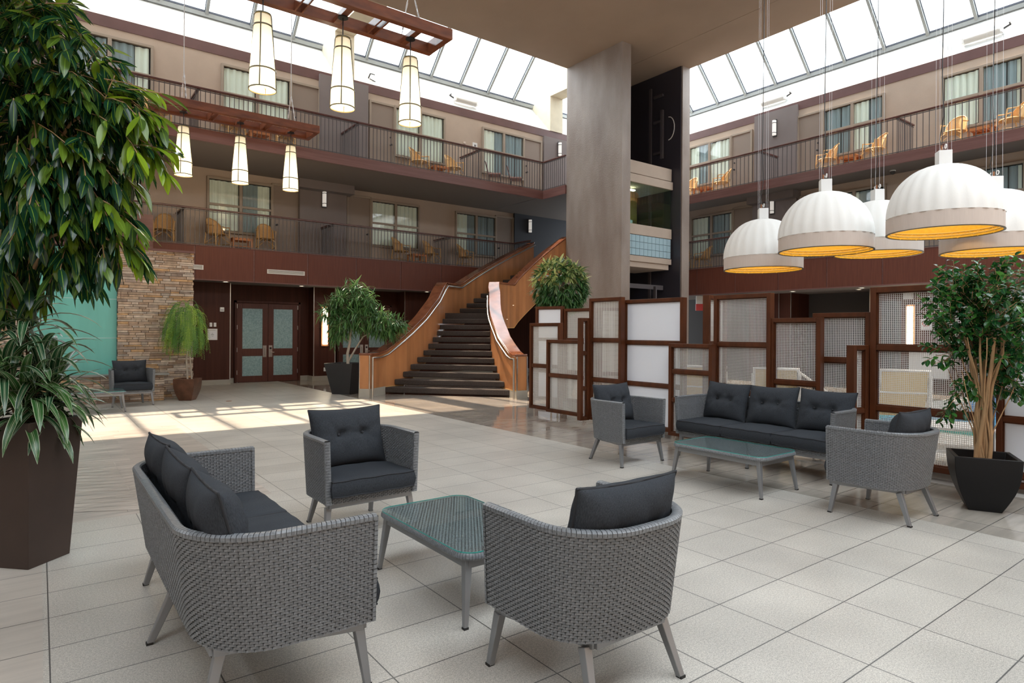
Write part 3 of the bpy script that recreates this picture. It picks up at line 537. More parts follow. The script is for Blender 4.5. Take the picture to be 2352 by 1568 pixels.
for x, y, z, l in ((4.32, 19.65, 3.03, 'left walkway ceiling by the stone wall'), (10.99, 19.65, 3.03, 'left walkway ceiling beside the staircase'), (20.1, 11.13, 3.03, 'right walkway ceiling, farthest of three'), (20.1, 8.93, 3.03, 'right walkway ceiling, middle of three by the edge'), (20.75, 9.3, 3.03, 'right walkway ceiling, set back from the edge'), (6.6, 19.85, 3.03, 'left walkway ceiling over the first double doors')):
    t = thing('downlight', 'round recessed downlight in the ' + l, 'downlight', (x, y, z)); MB().lathe([(.065, 0), (.09, -.008), (.095, 0)], 20).build('trim_ring', 'white_p', t); MB().lathe([(0, -.003), (.065, -.003)], 20).build('lens', 'lampw', t)
def heater(loc, rz, label):
    t = thing('uplight', label, 'light fixture', loc, rz); fl_ = -1 if abs(rz) < .1 else 1
    A = np.array([[(x, -.02 - .13 * math.sin(a), -.10 * math.cos(a)) for a in np.linspace(.2, 2.0, 8)] for x in (-.42, .42)]); MB().grid(A).build('reflector', 'wire', t, smooth=60)
    B(-.44, .44, -.04, .0, -.10, -.06).box(-.47, -.42, -.15, .02, -.1, .06).box(.42, .47, -.15, .02, -.1, .06).build('housing', 'white_p', t, bevel=.01)
    MB().beam((fl_ * .46, 0, .02), (fl_ * .62, 0, .08), .04, .04).beam((fl_ * .62, .02, .08), (fl_ * .62, -.1, .10), .03, .03).build('bracket', 'dark', t)
heater((12.15, 19.06, 9.88), 0, 'white trough uplight on the left sloped wall above the maroon band')
heater((20.9, 12.3, 9.92), -PI / 2, 'white trough uplight on the right sloped wall, farther one')
heater((20.9, 6.1, 9.92), -PI / 2, 'white trough uplight on the right sloped wall, nearer one')
t = thing('lamp_bracket', 'small bare lamp bracket on the left sloped wall', 'bracket', (8.5, 19.1, 9.84)); MB().beam((0, .05, 0), (0, -.1, .1), .03, .03).beam((0, -.1, .1), (.16, -.1, .1), .02, .02).beam((0, -.05, -.05), (.2, -.05, -.1), .02, .02).build('arm', 'dark', t)
t = thing('thermostat', 'white thermostat on the left third floor wall', 'thermostat', (12.35, YW3, 8.2)); B(0, .2, -.03, 0, 0, .2).build('case', 'white_p', t, bevel=.01); B(.06, .14, -.034, -.028, .06, .13).build('display', 'ink', t)
tag(B(11.95, 12.05, YW3 - .04, YW3, 8.28, 8.36).build('sensor', 'fabt', bevel=.01), 'tiny beige sensor beside the thermostat on the third floor wall', 'sensor')
for loc, l in (((20.3, 8.15, 6.44), 'right walkway'), ((20.55, 12.65, 6.30), 'right pilaster box')):
    t = thing('security_camera', 'small dome camera under the ceiling of the ' + l, 'camera', loc); MB().lathe([(.06, .06), (.07, 0), (.05, -.05), (0, -.07)], 14).build('dome', 'gdark', t, smooth=60); MB().lathe([(.08, .06), (.08, .03), (.0, .03)], 14).build('base', 'white_p', t)
t = thing('exit_sign', 'small red lettered exit sign hanging from the right walkway ceiling', 'sign', (19.9, 14.7, 2.72), math.radians(-40)); B(-.12, .12, -.03, .03, 0, .3).build('housing', 'white_p', t); B(-.13, .13, -.04, .04, -.25, 0).build('red_face', 'red', t)
# ------------------------------------------------------------ railings
bal = B(-.0075, .0075, -.0075, .0075, 0, 1.0)
bme = None
def railing(name, label, p, q, n, cat='railing', stuff_from=100, h=1.0):
    global bme
    p = Vector(p); q = Vector(q); t = thing(name, label, cat, p, math.atan2(q.y - p.y, q.x - p.x)); Lg = (q - p).length
    MB().beam((0, 0, h + .025), (Lg, 0, h + .025), .075, .05).build('handrail', 'rail', t, bevel=.012)
    MB().beam((0, 0, h - .03), (Lg, 0, h - .03), .02, .02).beam((0, 0, .03), (Lg, 0, .03), .02, .02).build('rail_bar', 'iron', t)
    if bme is None:
        o = bal.build('baluster', 'iron', t); bme = o.data; o.location = (.05, 0, 0); k0 = 1
    else: k0 = 0
    for k in range(k0, min(n, stuff_from)):
        o = bpy.data.objects.new('baluster', bme); C.objects.link(o); o.parent = t; o.location = (.05 + (Lg - .1) * k / (n - 1), 0, 0)
    if n > stuff_from:
        m = MB()
        for k in range(stuff_from, n): x = .05 + (Lg - .1) * k / (n - 1); m.box(x - .0075, x + .0075, -.0075, .0075, 0, 1)
        s = m.build('balusters', 'iron', t); s['kind'] = 'stuff'
    return t
railing('balcony_railing', 'left third floor walkway railing, part from the leafy tree to the middle lantern', (-2, YE3 + .03, 6.7), (7.4, YE3 + .03, 6.7), 82)
railing('balcony_railing', 'left third floor walkway railing, part from the middle lantern to the corner by the elevator', (7.4, YE3 + .03, 6.7), (14.47, YE3 + .03, 6.7), 62)
railing('balcony_railing', 'short third floor railing from the corner to the elevator tower', (14.47, YE3, 6.7), (14.47, 16.22, 6.7), 11)
railing('balcony_railing', 'left second floor walkway railing, part above the stone wall and doors', (-2, YE2 + .03, 4.0), (7.4, YE2 + .03, 4.0), 82)
railing('balcony_railing', 'left second floor walkway railing, part ending at the staircase', (7.4, YE2 + .03, 4.0), (14.57, YE2 + .03, 4.0), 62)
railing('balcony_railing', 'short second floor railing at the head of the staircase', (14.57, YE2, 4.0), (14.57, 18.25, 4.0), 9)
railing('balcony_railing', 'right third floor walkway railing, far part beside the elevator tower', (XE3 + .03, 17.5, 6.7), (XE3 + .03, 9.9, 6.7), 50)
railing('balcony_railing', 'right third floor walkway railing, near part above the dome lamps', (XE3 + .03, 9.9, 6.7), (XE3 + .03, 1, 6.7), 59)
railing('balcony_railing', 'right second floor walkway railing, far part beside the elevator tower', (XE2 + .03, 17.5, 4.0), (XE2 + .03, 9.9, 4.0), 66)
railing('balcony_railing', 'right second floor walkway railing, near part hidden by the dome lamps', (XE2 + .03, 9.9, 4.0), (XE2 + .03, 1, 4.0), 78)
for x, l in ((3.18, 'leftmost'), (7.45, 'middle'), (11.78, 'rightmost')):
    railing('balcony_divider', 'short railing across the left third floor walkway, %s of three' % l, (x, YE3 + .05, 6.7), (x, YW3 - .1, 6.7), 11, 'divider')
    railing('balcony_divider', 'short railing across the left second floor walkway, %s of three' % l, (x, YE2 + .05, 4.0), (x, YW2 - .1, 4.0), 11, 'divider')
for y, l in ((11.86, 'at the mauve pilaster'), (7.64, 'between two windows')):
    railing('balcony_divider', 'short railing across the right third floor walkway, ' + l, (XE3 + .05, y, 6.7), (XW3 - .25, y, 6.7), 10, 'divider')
# ------------------------------------------------------------ balcony furniture
def rattan_chair():
    t = thing('rattan_armchair', '', 'chair')
    A = []
    for a in np.linspace(-.08 * PI, 1.08 * PI, 17):
        s_ = math.sin(max(0, min(PI, a))); hh = .46 + .47 * max(0, s_) ** .6
        A.append([(.27 * math.cos(a) * (1 - .1 * k), .05 + (.20 + .12 * k) * s_, .42 + (hh - .42) * k + .0) for k in np.linspace(0, 1, 6)])
    MB().grid(A).build('backrest', 'rattan', t, smooth=60); MB().tube([q[-1] for q in A], .016, 6).build('rim', 'rattan', t, smooth=60)
    MB().lathe([(.0, .40), (.24, .40), (.265, .42), (.25, .44), (0, .44)], 20).build('seat', 'rattan', t, smooth=60)
    for sx in (-1, 1):
        for y0, y1, zt in ((-.22, -.26, .64), (.2, .28, .62)): MB().tube([(sx * .25, y1, 0), (sx * .235, y0, .42), (sx * .26, y0 + (.02 if y0 < 0 else 0), .42 + (zt - .42) * (.2 if y0 > 0 else 1))], .016, 6).build('leg', 'rattan', t)
        MB().tube([(sx * .26, -.20, .64), (sx * .275, 0, .66), (sx * .27, .14, .70)], .016, 6).build('arm', 'rattan', t)
    MB().tube([(-.25, -.25, .15), (0, -.1, .38), (.25, -.25, .15)], .010, 5).tube([(-.25, .27, .15), (0, .1, .38), (.25, .27, .15)], .010, 5).tube([(-.25, -.25, .15), (-.25, .27, .15)], .010, 5).tube([(.25, -.25, .15), (.25, .27, .15)], .010, 5).tube([(-.25, -.25, .3), (-.12, -.2, .4)], .01, 5).tube([(.25, -.25, .3), (.12, -.2, .4)], .01, 5).build('stretcher', 'rattan', t)
    return t
def teak_table():
    t = thing('side_table', '', 'table'); m = MB()
    for k in range(6): m.box(-.28 + k * .096, -.28 + k * .096 + .08, -.24, .24, .33, .355)
    m.box(-.28, .28, -.24, -.2, .28, .33).box(-.28, .28, .2, .24, .28, .33).build('tabletop', 'teak', t)
    for sx in (-1, 1):
        for sy in (-1, 1): B(sx * .25 - .025, sx * .25 + .025, sy * .215 - .025, sy * .215 + .025, 0, .33).build('leg', 'teak', t)
    B(-.25, .25, -.2, .2, .1, .12).build('shelf', 'teak', t); return t
def banquet_chair():
    t = thing('banquet_chair', '', 'chair'); B(-.22, .22, -.22, .22, .44, .50).build('seat', 'pinkfab', t, bevel=.02)
    MB().add([(-.2, .2, .5), (.2, .2, .5), (.18, .30, .9), (-.18, .30, .9), (-.2, .25, .5), (.2, .25, .5), (.18, .35, .9), (-.18, .35, .9)], [(0, 1, 2, 3), (7, 6, 5, 4), (0, 4, 5, 1), (1, 5, 6, 2), (2, 6, 7, 3), (3, 7, 4, 0)]).build('backrest', 'pinkfab', t, bevel=.02)
    for sx in (-1, 1):
        for sy in (-1, 1): MB().tube([(sx * .21, sy * .24, 0), (sx * .2, sy * .19, .44)], .012, 6).build('leg', 'dark', t)
    MB().tube([(-.21, -.22, .15), (-.21, .22, .15)], .01, 5).tube([(.21, -.22, .15), (.21, .22, .15)], .01, 5).tube([(-.2, .2, .44), (-.2, .34, .92)], .012, 6).tube([(.2, .2, .44), (.2, .34, .92)], .012, 6).build('frame', 'dark', t); return t
rc, tt, bc = rattan_chair(), teak_table(), banquet_chair(); used = set()
def put(proto, label, loc, rz, group):
    if proto.name not in used: used.add(proto.name); proto['label'] = label; proto.location = loc; proto.rotation_euler = (0, 0, rz); proto['group'] = group; return proto
    return dup(proto, label, loc, rz, group)
G1, G2 = 'rattan armchairs along the balcony walkways', 'low teak tables along the balcony walkways'
F3L, F2L = 18.15, 20.0
for x, y, z, r, l in ((4.14, F3L, 6.7, .3, 'left third floor, seen under the low lantern frame, left of its table'), (5.56, F3L, 6.7, -.2, 'left third floor, seen under the low lantern frame, right of its table'),
    (2.35, F3L, 6.7, .3, 'left third floor, partly hidden by the leafy tree'),
    (9.84, F3L, 6.7, .5, 'left third floor, left of the table near the two upholstered chairs'), (11.16, F3L, 6.7, .25, 'left third floor, just left of the rightmost divider'),
    (3.38 - .6, F2L, 4.0, -.2, 'left second floor, leftmost one above the stone wall'), (4.17, F2L, 4.0, .45, 'left second floor, left of the table by the window'), (5.54, F2L, 4.0, -.1, 'left second floor, by the window, right of the table'),
    (10.15, F2L, 4.0, .5, 'left second floor, above the fascia, left of the far table'), (11.38, F2L, 4.0, .45, 'left second floor, right of the far table'), (12.84, F2L, 4.0, .6, 'left second floor, alone at the head of the stairs')):
    put(rc, 'tan rattan armchair, ' + l, (x, y, z + .012), r, G1)
for x, z, l in ((4.82, 6.7, 'left third floor under the low lantern frame'), (10.57, 6.7, 'left third floor near the far divider'), (4.82, 4.0, 'left second floor between two armchairs by the window'), (10.77, 4.0, 'left second floor above the fascia by the stairs'), (2.2, 4.0, 'left second floor at the leafy tree edge')):
    put(tt, 'teak side table, ' + l, (x, F3L if z > 5 else F2L, z + .012), 0, G2)
for y, z, r, l in ((9.94, 6.7, -PI / 2 - .7, 'third floor, left of the table under the dark curtained window'), (8.5, 6.7, -PI / 2 - .5, 'third floor, right of the table under the dark curtained window'), (6.45, 6.7, PI / 2 - .05 + PI, 'third floor, above the largest dome lamp'), (5.2, 6.7, -PI / 2 - .9, 'third floor, at the right edge of the view'), (13.80, 6.7, -PI / 2 - .6, 'third floor, under the window beside the tower'), (15.2, 6.7, -PI / 2, 'third floor, half hidden by the tower'), (15.62, 4.0, -PI / 2 + .4, 'second floor, half hidden by the tower'), (14.72, 4.0, -PI / 2 - .5, 'second floor, under the window beside the tower')):
    put(rc, 'tan rattan armchair, right ' + l, (19.92 if z > 5 else 20.1, y, z + .012), r, G1)
for y, l in ((9.21, 'between two armchairs under the dark curtained window'), (5.8, 'beside the rightmost armchair'), (14.56, 'under the window beside the tower')): put(tt, 'teak side table, right third floor, ' + l, (19.9, y, 6.712), PI / 2, G2)
put(bc, 'mauve upholstered metal chair on the left third floor, left of two', (12.85, F3L, 6.7), .9, 'upholstered chairs on the third floor'); put(bc, 'mauve upholstered metal chair on the left third floor, right of two', (13.8, F3L, 6.7), .9, 'upholstered chairs on the third floor')
# ------------------------------------------------------------ wicker lounge furniture (local: front = +y)
def strands(pos, nrm, L, Hh, per, row, amp, seed=1, lfrac=.475):
    """woven lozenges over a surface; pos, nrm: functions of (s in 0..L, h in 0..H) -> Nx3"""
    nc = max(1, int(round(L / per))); nr = max(1, int(round(Hh / row))); per = L / nc; row = Hh / nr
    a = np.array([-1, -.74, 0, .74, 1.]); b = np.array([-1, 0, 1.]); V = []; F = []
    J, I = np.meshgrid(np.arange(nr), np.arange(nc + 1), indexing='ij'); I = I.ravel(); J = J.ravel()
    s0 = (I + .5 * (J % 2)) * per; h0 = (J + .5) * row; N = len(s0); cols = []
    for ai in a:
        for bi in b:
            s_ = np.clip(s0 + ai * per * lfrac, 0, L); h_ = h0 + bi * row * .455 * (1 if abs(ai) < .9 else .9)
            e = amp * ((1 - abs(ai) ** 4) * 1.5 - .75) - amp * .30 * abs(bi)
            p = pos(s_, h_) + nrm(s_, h_) * e; cols.append(p)
    V = np.stack(cols, 1).reshape(-1, 3); k = 15; base = np.arange(N) * k; q = []
    for i in range(4):
        for j in range(2): q.append(np.stack([base + i * 3 + j, base + (i + 1) * 3 + j, base + (i + 1) * 3 + j + 1, base + i * 3 + j + 1], 1))
    return V, np.concatenate(q)
def shell_fn(W, Ff, Bb, r, taper=.03, slant=.05, inset=0):
    """plan path front-left -> back -> front-right; returns (length, plan(s)->(x,y,nx,ny))"""
    W -= inset; yb = -Bb + inset; r2 = max(.05, r - inset); pts = [(-W, Ff)]; k = 14
    pts += [(-W, Ff - (Ff - yb - r2) * t) for t in np.linspace(0, 1, 8)[1:]]
    pts += [(-W + r2 - r2 * math.cos(t), yb + r2 - r2 * math.sin(t)) for t in np.linspace(0, PI / 2, k)[1:]]
    nb = max(3, int((2 * W - 2 * r2) / .1)); pts += [(-W + r2 + (2 * W - 2 * r2) * t, yb) for t in np.linspace(0, 1, nb)[1:]]
    pts += [(W - r2 + r2 * math.sin(t), yb + r2 - r2 * math.cos(t)) for t in np.linspace(0, PI / 2, k)[1:]]
    pts += [(W, yb + r2 + (Ff - yb - r2) * t) for t in np.linspace(0, 1, 8)[1:]]
    pts = np.array(pts); pts = pts[np.concatenate([[True], np.hypot(*np.diff(pts, axis=0).T) > 1e-6])]; ds = np.concatenate([[0], np.cumsum(np.hypot(*np.diff(pts, axis=0).T))])
    def plan(s):
        x = np.interp(s, ds, pts[:, 0]); y = np.interp(s, ds, pts[:, 1]); e = .01
        dx = np.interp(np.minimum(s + e, ds[-1]), ds, pts[:, 0]) - np.interp(np.maximum(s - e, 0), ds, pts[:, 0]); dy = np.interp(np.minimum(s + e, ds[-1]), ds, pts[:, 1]) - np.interp(np.maximum(s - e, 0), ds, pts[:, 1])
        n = np.hypot(dx, dy) + 1e-9; return x, y, dy / n, -dx / n
    return ds[-1], plan
ZB, ZT = .29, .77
def make_shell(t, W, Ff, Bb, r):
    Hh = ZT - ZB
    def surf(inset, sign):
        L_, plan = shell_fn(W, Ff, Bb, r, inset=inset)
        def pos(s, h):
            x, y, nx, ny = plan(s); f = 1 - (np.asarray(h)) / Hh; bk = np.clip((Ff - y) / (Ff + Bb), 0, 1)
            x2 = x * (1 - .045 * f / (1 + (W > .6) * 1.4)); y2 = y + f * .07 * bk ** 2 - .0 * f
            return np.stack([x2, y2, ZB + h + 0 * x], -1)
        def nrm(s, h): x, y, nx, ny = plan(s); return np.stack([nx * sign * -1, ny * sign * -1, 0 * nx], -1)
        return L_, pos, nrm
    m = MB(); bk = MB()
    for inset, sign, hmin in ((0, 1, 0), (.038, -1, .10)):
        L_, pos, nrm = surf(inset, sign)
        V, F = strands(lambda s, h: pos(s, h + hmin), nrm, L_, Hh - hmin, .038, .0115, .0042); m.add(V, F)
    Lo, po, no = surf(.005, 1); Li, pi_, ni = surf(.033, -1); n = 90; secs = []
    for k in range(n + 1):
        q = []
        for P_, L_ in ((po, Lo), (pi_, Li)):
            for h in (0, Hh) if P_ is po else (Hh, 0): q.append(P_(np.array([L_ * k / n]), np.array([h]))[0])
        secs.append(q)
    bk.ring(secs); bk.build('wicker_core', 'wback', t, smooth=40)
    m.build('woven_shell', 'wicker', t, smooth=80)
    rm = MB(); n = int(Lo / .021)      # wrapped rim
    def wrap(P1, P2, ax):
        mid = (P1 + P2) / 2
    for k in range(n):
        s0, s1 = (k + .06) / n, (k + .94) / n; q = []
        for sk in (s0, s1):
            a = po(np.array([Lo * sk]), np.array([Hh]))[0]; b = pi_(np.array([Li * sk]), np.array([Hh]))[0]; d = (b - a); d /= np.linalg.norm(d)
            q.append([a - d * .009 + [0, 0, -.016], a - d * .010 + [0, 0, .001], a + [0, 0, .009], b + [0, 0, .009], b + d * .010 + [0, 0, .001], b + d * .009 + [0, 0, -.016]])
        rm.grid(q)
    for e in (0, 1):
        nn = int(Hh / .021)
        for k in range(nn):
            q = []
            for hk in ((k + .06) / nn * Hh, (k + .94) / nn * Hh):
                a = po(np.array([Lo * e]), np.array([hk]))[0]; b = pi_(np.array([Li * e]), np.array([hk]))[0]; d = (b - a); d /= np.linalg.norm(d); o = np.array([0, .008, 0])
                q.append([a - d * .009 - [0, .012, 0], a - d * .009 + o * .3, a + o, b + o, b + d * .009 + o * .3, b + d * .009 - [0, .012, 0]])
            rm.grid(q)
    rm.build('wrapped_rim', 'wicker', t, smooth=40)
def cushion_box(w, d, h, seed=0, bulge=.02, cr=0, side='lr'):
    """seat cushion, x width, y depth, z height; soft rounded slab"""
    q = random.Random(seed); A = []; n = 22; m = 20; ph = [q.random() * 6 for _ in range(4)]
    def srf(sgn):
        G = np.zeros((n, m, 3))
        for i, u in enumerate(np.linspace(-1, 1, n)):
            for j, v in enumerate(np.linspace(-1, 1, m)):
                U = math.sin(u * PI / 2); Vv = math.sin(v * PI / 2); e = min(1, (1 - abs(U) ** 14) * (1 - abs(Vv) ** 14)) ** .35
                z = sgn * (h / 2 * (.86 + .14 * e) + bulge * (1 - U * U) * (1 - Vv * Vv) * (1 if sgn > 0 else .3) + .0022 * math.sin(U * 9 + Vv * 3 + ph[0]) * sgn + .003 * math.sin(Vv * 5 + ph[1]) * (1 - U * U))
                x = U * w / 2 * (1 - .012 * (1 - e)); y = Vv * d / 2 * (1 - .012 * (1 - e))
                if cr:
                    k = max(0, -(y + d / 2 - cr)) / cr; s_l = 1 - (1 - math.sqrt(max(0, 1 - k * k))) * cr / (w / 2)
                    if (x > 0 and 'r' in side) or (x < 0 and 'l' in side): x *= s_l
                G[i, j] = (x, y, z)
        return G
    T = srf(1); Bt = srf(-1); mb = MB(); mb.grid(T); mb.grid(Bt[::-1])
    def edge(G): return [G[i, 0] for i in range(n)] + [G[-1, j] for j in range(1, m)] + [G[i, -1] for i in range(n - 2, -1, -1)] + [G[0, j] for j in range(m - 2, 0, -1)]
    et, eb = edge(T), edge(Bt); k = len(et)
    rows = []
    for f in (0, .25, .5, .75, 1):
        o = .012 * math.sin(f * PI); rows.append([np.array(a) * (1 - f) + np.array(b) * f + np.array([a[0] / (w / 2), a[1] / (d / 2), 0]) * o for a, b in zip(et, eb)])
    mb.grid(np.array([r + [r[0]] for r in rows])); pipe = MB().tube(et, .0055, 6, closed=True).tube(eb, .0055, 6, closed=True)
    return mb, pipe
def pillow(w, h, T, tufts, seed=0, n=40, m=34):
    """back cushion, x width, z height, thickness along y (front +y)"""
    q = random.Random(seed); ph = [q.random() * 6.28 for _ in range(8)]
    def srf(sgn):
        G = np.zeros((n, m, 3))
        for i, u0 in enumerate(np.linspace(-1, 1, n)):
            for j, v0 in enumerate(np.linspace(-1, 1, m)):
                u = math.sin(u0 * PI / 2 * .98) / math.sin(PI / 2 * .98); v = math.sin(v0 * PI / 2 * .98) / math.sin(PI / 2 * .98)
                th = ((1 - abs(u) ** 2.6) * (1 - abs(v) ** 2.6)); th = max(0, th) ** .52
                x = u * w / 2 * (1 - .055 * (1 - v * v) * abs(u) ** 3); z = v * h / 2 * (1 - .075 * (1 - u * u) * abs(v) ** 3)
                dep = 0
                for a, b in tufts:
                    dx, dz = (x - a), (z - b); r = math.hypot(dx, dz); ang = math.atan2(dz, dx)
                    dep += .042 * math.exp(-(r / .035) ** 2) + .018 * math.exp(-(r / .11) ** 2) + .006 * math.exp(-(r / .16) ** 2) * math.cos(ang * 7 + ph[0])
                if len(tufts) == 2 and tufts[0][1] == tufts[1][1] and abs(x) < tufts[1][0]: dep += .016 * math.exp(-((z - tufts[0][1]) / .03) ** 2)
                wr = .0028 * math.sin(u * 13 + v * 4 + ph[1]) * (abs(v) ** 2) + .0024 * math.sin(v * 15 + u * 5 + ph[2]) * abs(u) ** 2 + .0035 * math.sin(3 * u + 5 * v + ph[3])
                y = T / 2 * th * (1.0 if sgn > 0 else .9); y -= min(y, dep * (1 if sgn > 0 else .7)); G[i, j] = (x, sgn * (y + wr * th) , z)
        return G
    A = srf(1); Bk = srf(-1); mb = MB(); mb.grid(A[::-1]); mb.grid(Bk)
    e = [A[i, 0] for i in range(n)] + [A[-1, j] for j in range(1, m)] + [A[i, -1] for i in range(n - 2, -1, -1)] + [A[0, j] for j in range(m - 2, 0, -1)]
    pipe = MB().tube(e, .0065, 6, closed=True); bt = MB()
    for a, b in tufts: bt.add(*sph((a, T * .5 - .052, b), .013, (1, .55, 1)))
    return mb, pipe, bt
def sph(c, r, s=(1, 1, 1), n=12, m=8):
    v = [(c[0], c[1], c[2] + r * s[2])]; f = []
    for i in range(1, m):
        for j in range(n): a = PI * i / m; b = 2 * PI * j / n; v.append((c[0] + r * s[0] * math.sin(a) * math.cos(b), c[1] + r * s[1] * math.sin(a) * math.sin(b), c[2] + r * s[2] * math.cos(a)))
    v.append((c[0], c[1], c[2] - r * s[2])); L_ = len(v) - 1
    f += [(0, 1 + j, 1 + (j + 1) % n) for j in range(n)] + [(1 + i * n + j, 1 + (i + 1) * n + j, 1 + (i + 1) * n + (j + 1) % n, 1 + i * n + (j + 1) % n) for i in range(m - 2) for j in range(n)] + [(L_, 1 + (m - 2) * n + (j + 1) % n, 1 + (m - 2) * n + j) for j in range(n)]
    return v, f
def leg(t, foot, topp, w0=.030, w1=.045):
    o = MB().beam(foot, topp, w0, w0, w1, w1, upv=(0, 1, 0)).build('leg', 'alu', t, bevel=.004)
    MB().beam((foot[0], foot[1], 0), (foot[0], foot[1], .012), w0 + .002, w0 + .002, upv=(0, 1, 0)).build('rubber_foot', 'rubber', o); return o
def seat_thing(kind, W, Ff, Bb, r, nseat, legs, seed=0, tilt=-.26):
    t = thing(kind, '', 'sofa' if nseat > 1 else 'chair'); make_shell(t, W, Ff, Bb, r)
    fr = MB(); a = W - .05; b = Ff - .04; c = -(Bb - .13)
    a2 = a - (.13 if W < .6 else .14)
    for p, q in (((-a, b), (a, b)), ((-a2, c), (a2, c)), ((-a, b), (-a2, c)), ((a, b), (a2, c))): fr.beam((*p, ZB - .018), (*q, ZB - .018), .03, .036)
    fr.build('metal_frame', 'alu', t, bevel=.003)
    L_, pl = shell_fn(W - .03, Ff - .012, Bb - .11, r - .02); sx_, sy_, _, _ = pl(np.linspace(0, L_, 60)); MB().prism(list(zip(sx_, sy_)), ZB + .002, ZB + .04).build('seat_base', 'wback', t)
    V, F = strands(lambda s, h: np.stack([-(W - .03) + s, Ff - .008 + 0 * s, ZB + h], -1), lambda s, h: np.stack([0 * s, 1 + 0 * s, 0 * s], -1), 2 * W - .06, .042, .036, .0105, .004)
    MB().add(V, F).build('woven_front_rail', 'wicker', t, smooth=80)
    for f, q in legs: leg(t, (*f, 0), (*q, ZB - .03))
    wi_ = 2 * (W - .045) / nseat; d = Ff + Bb - .11
    for k in range(nseat):
        x = -(W - .045) + wi_ * (k + .5); mb, pp = cushion_box(wi_ - .012, d, .135, seed + k, cr=.20, side='lr' if nseat == 1 else ('r' if k == nseat - 1 else ('l' if k == 0 else '')))
        o = mb.build('seat_cushion', 'fabric', t, smooth=50, loc=(x, Ff + .03 - d / 2, ZB + .115)); pp.build('piping', 'pipe', o, smooth=60)
        q = random.Random(seed * 7 + k)
        mb, pp, bt = pillow(min(wi_ - .01, .64), .50, .235, ((-.105, .02), (.105, .02)), seed * 5 + k)
        o = mb.build('back_cushion', 'fabric', t, smooth=60, loc=(x + q.uniform(-.01, .01), -Bb + .195, .455 + .25)); o.rotation_euler = (tilt + q.uniform(-.03, .03), 0 + q.uniform(-.03, .03), q.uniform(-.05, .05)); o.rotation_euler[0] *= -1
        pp.build('piping', 'pipe', o, smooth=60); bt.build('button', 'pipe', o, smooth=60)
    return t
chairL = [((s * .375, .305), (s * .345, .265)) for s in (-1, 1)] + [((s * .28, -.31), (s * .245, -.215)) for s in (-1, 1)]
ch = seat_thing('wicker_armchair', .40, .33, .38, .32, 1, chairL, 3)
sofL = [((s * 1.0, .345), (s * .975, .31)) for s in (-1, 0, 1)] + [((s * .87, -.31), (s * .83, -.24)) for s in (-1, 1)] + [((0, -.395), (0, -.28))]
so = seat_thing('wicker_sofa', 1.04, .37, .40, .36, 3, sofL, 11)
GC, GS, GT = 'grey wicker armchairs with charcoal cushions', 'grey wicker sofas with charcoal cushions', 'wicker coffee tables with glass tops'
put(ch, 'grey wicker armchair seen from behind in the right foreground, nearest the camera', (2.115, 2.17, 0), 0, GC)
put(ch, 'grey wicker armchair facing the camera behind the foreground glass table', (2.10, 4.93, 0), PI + .02, GC)
put(ch, 'pale lit grey wicker armchair before the white screen panels', (5.90, 5.48, 0), PI + .02, GC)
put(ch, 'grey wicker armchair seen from behind beside the black planter at right', (6.075, 2.49, 0), .0, GC)
put(ch, 'distant grey wicker armchair against the stone ledge of the water wall', (1.57, 15.70, 0), PI + .05, GC)
put(so, 'large grey wicker sofa seen from its end in the left foreground', (.85, 3.665, 0), -PI / 2, GS)
put(so, 'grey wicker three seat sofa in front of the mesh screens', (7.07, 4.28, 0), PI / 2, GS)
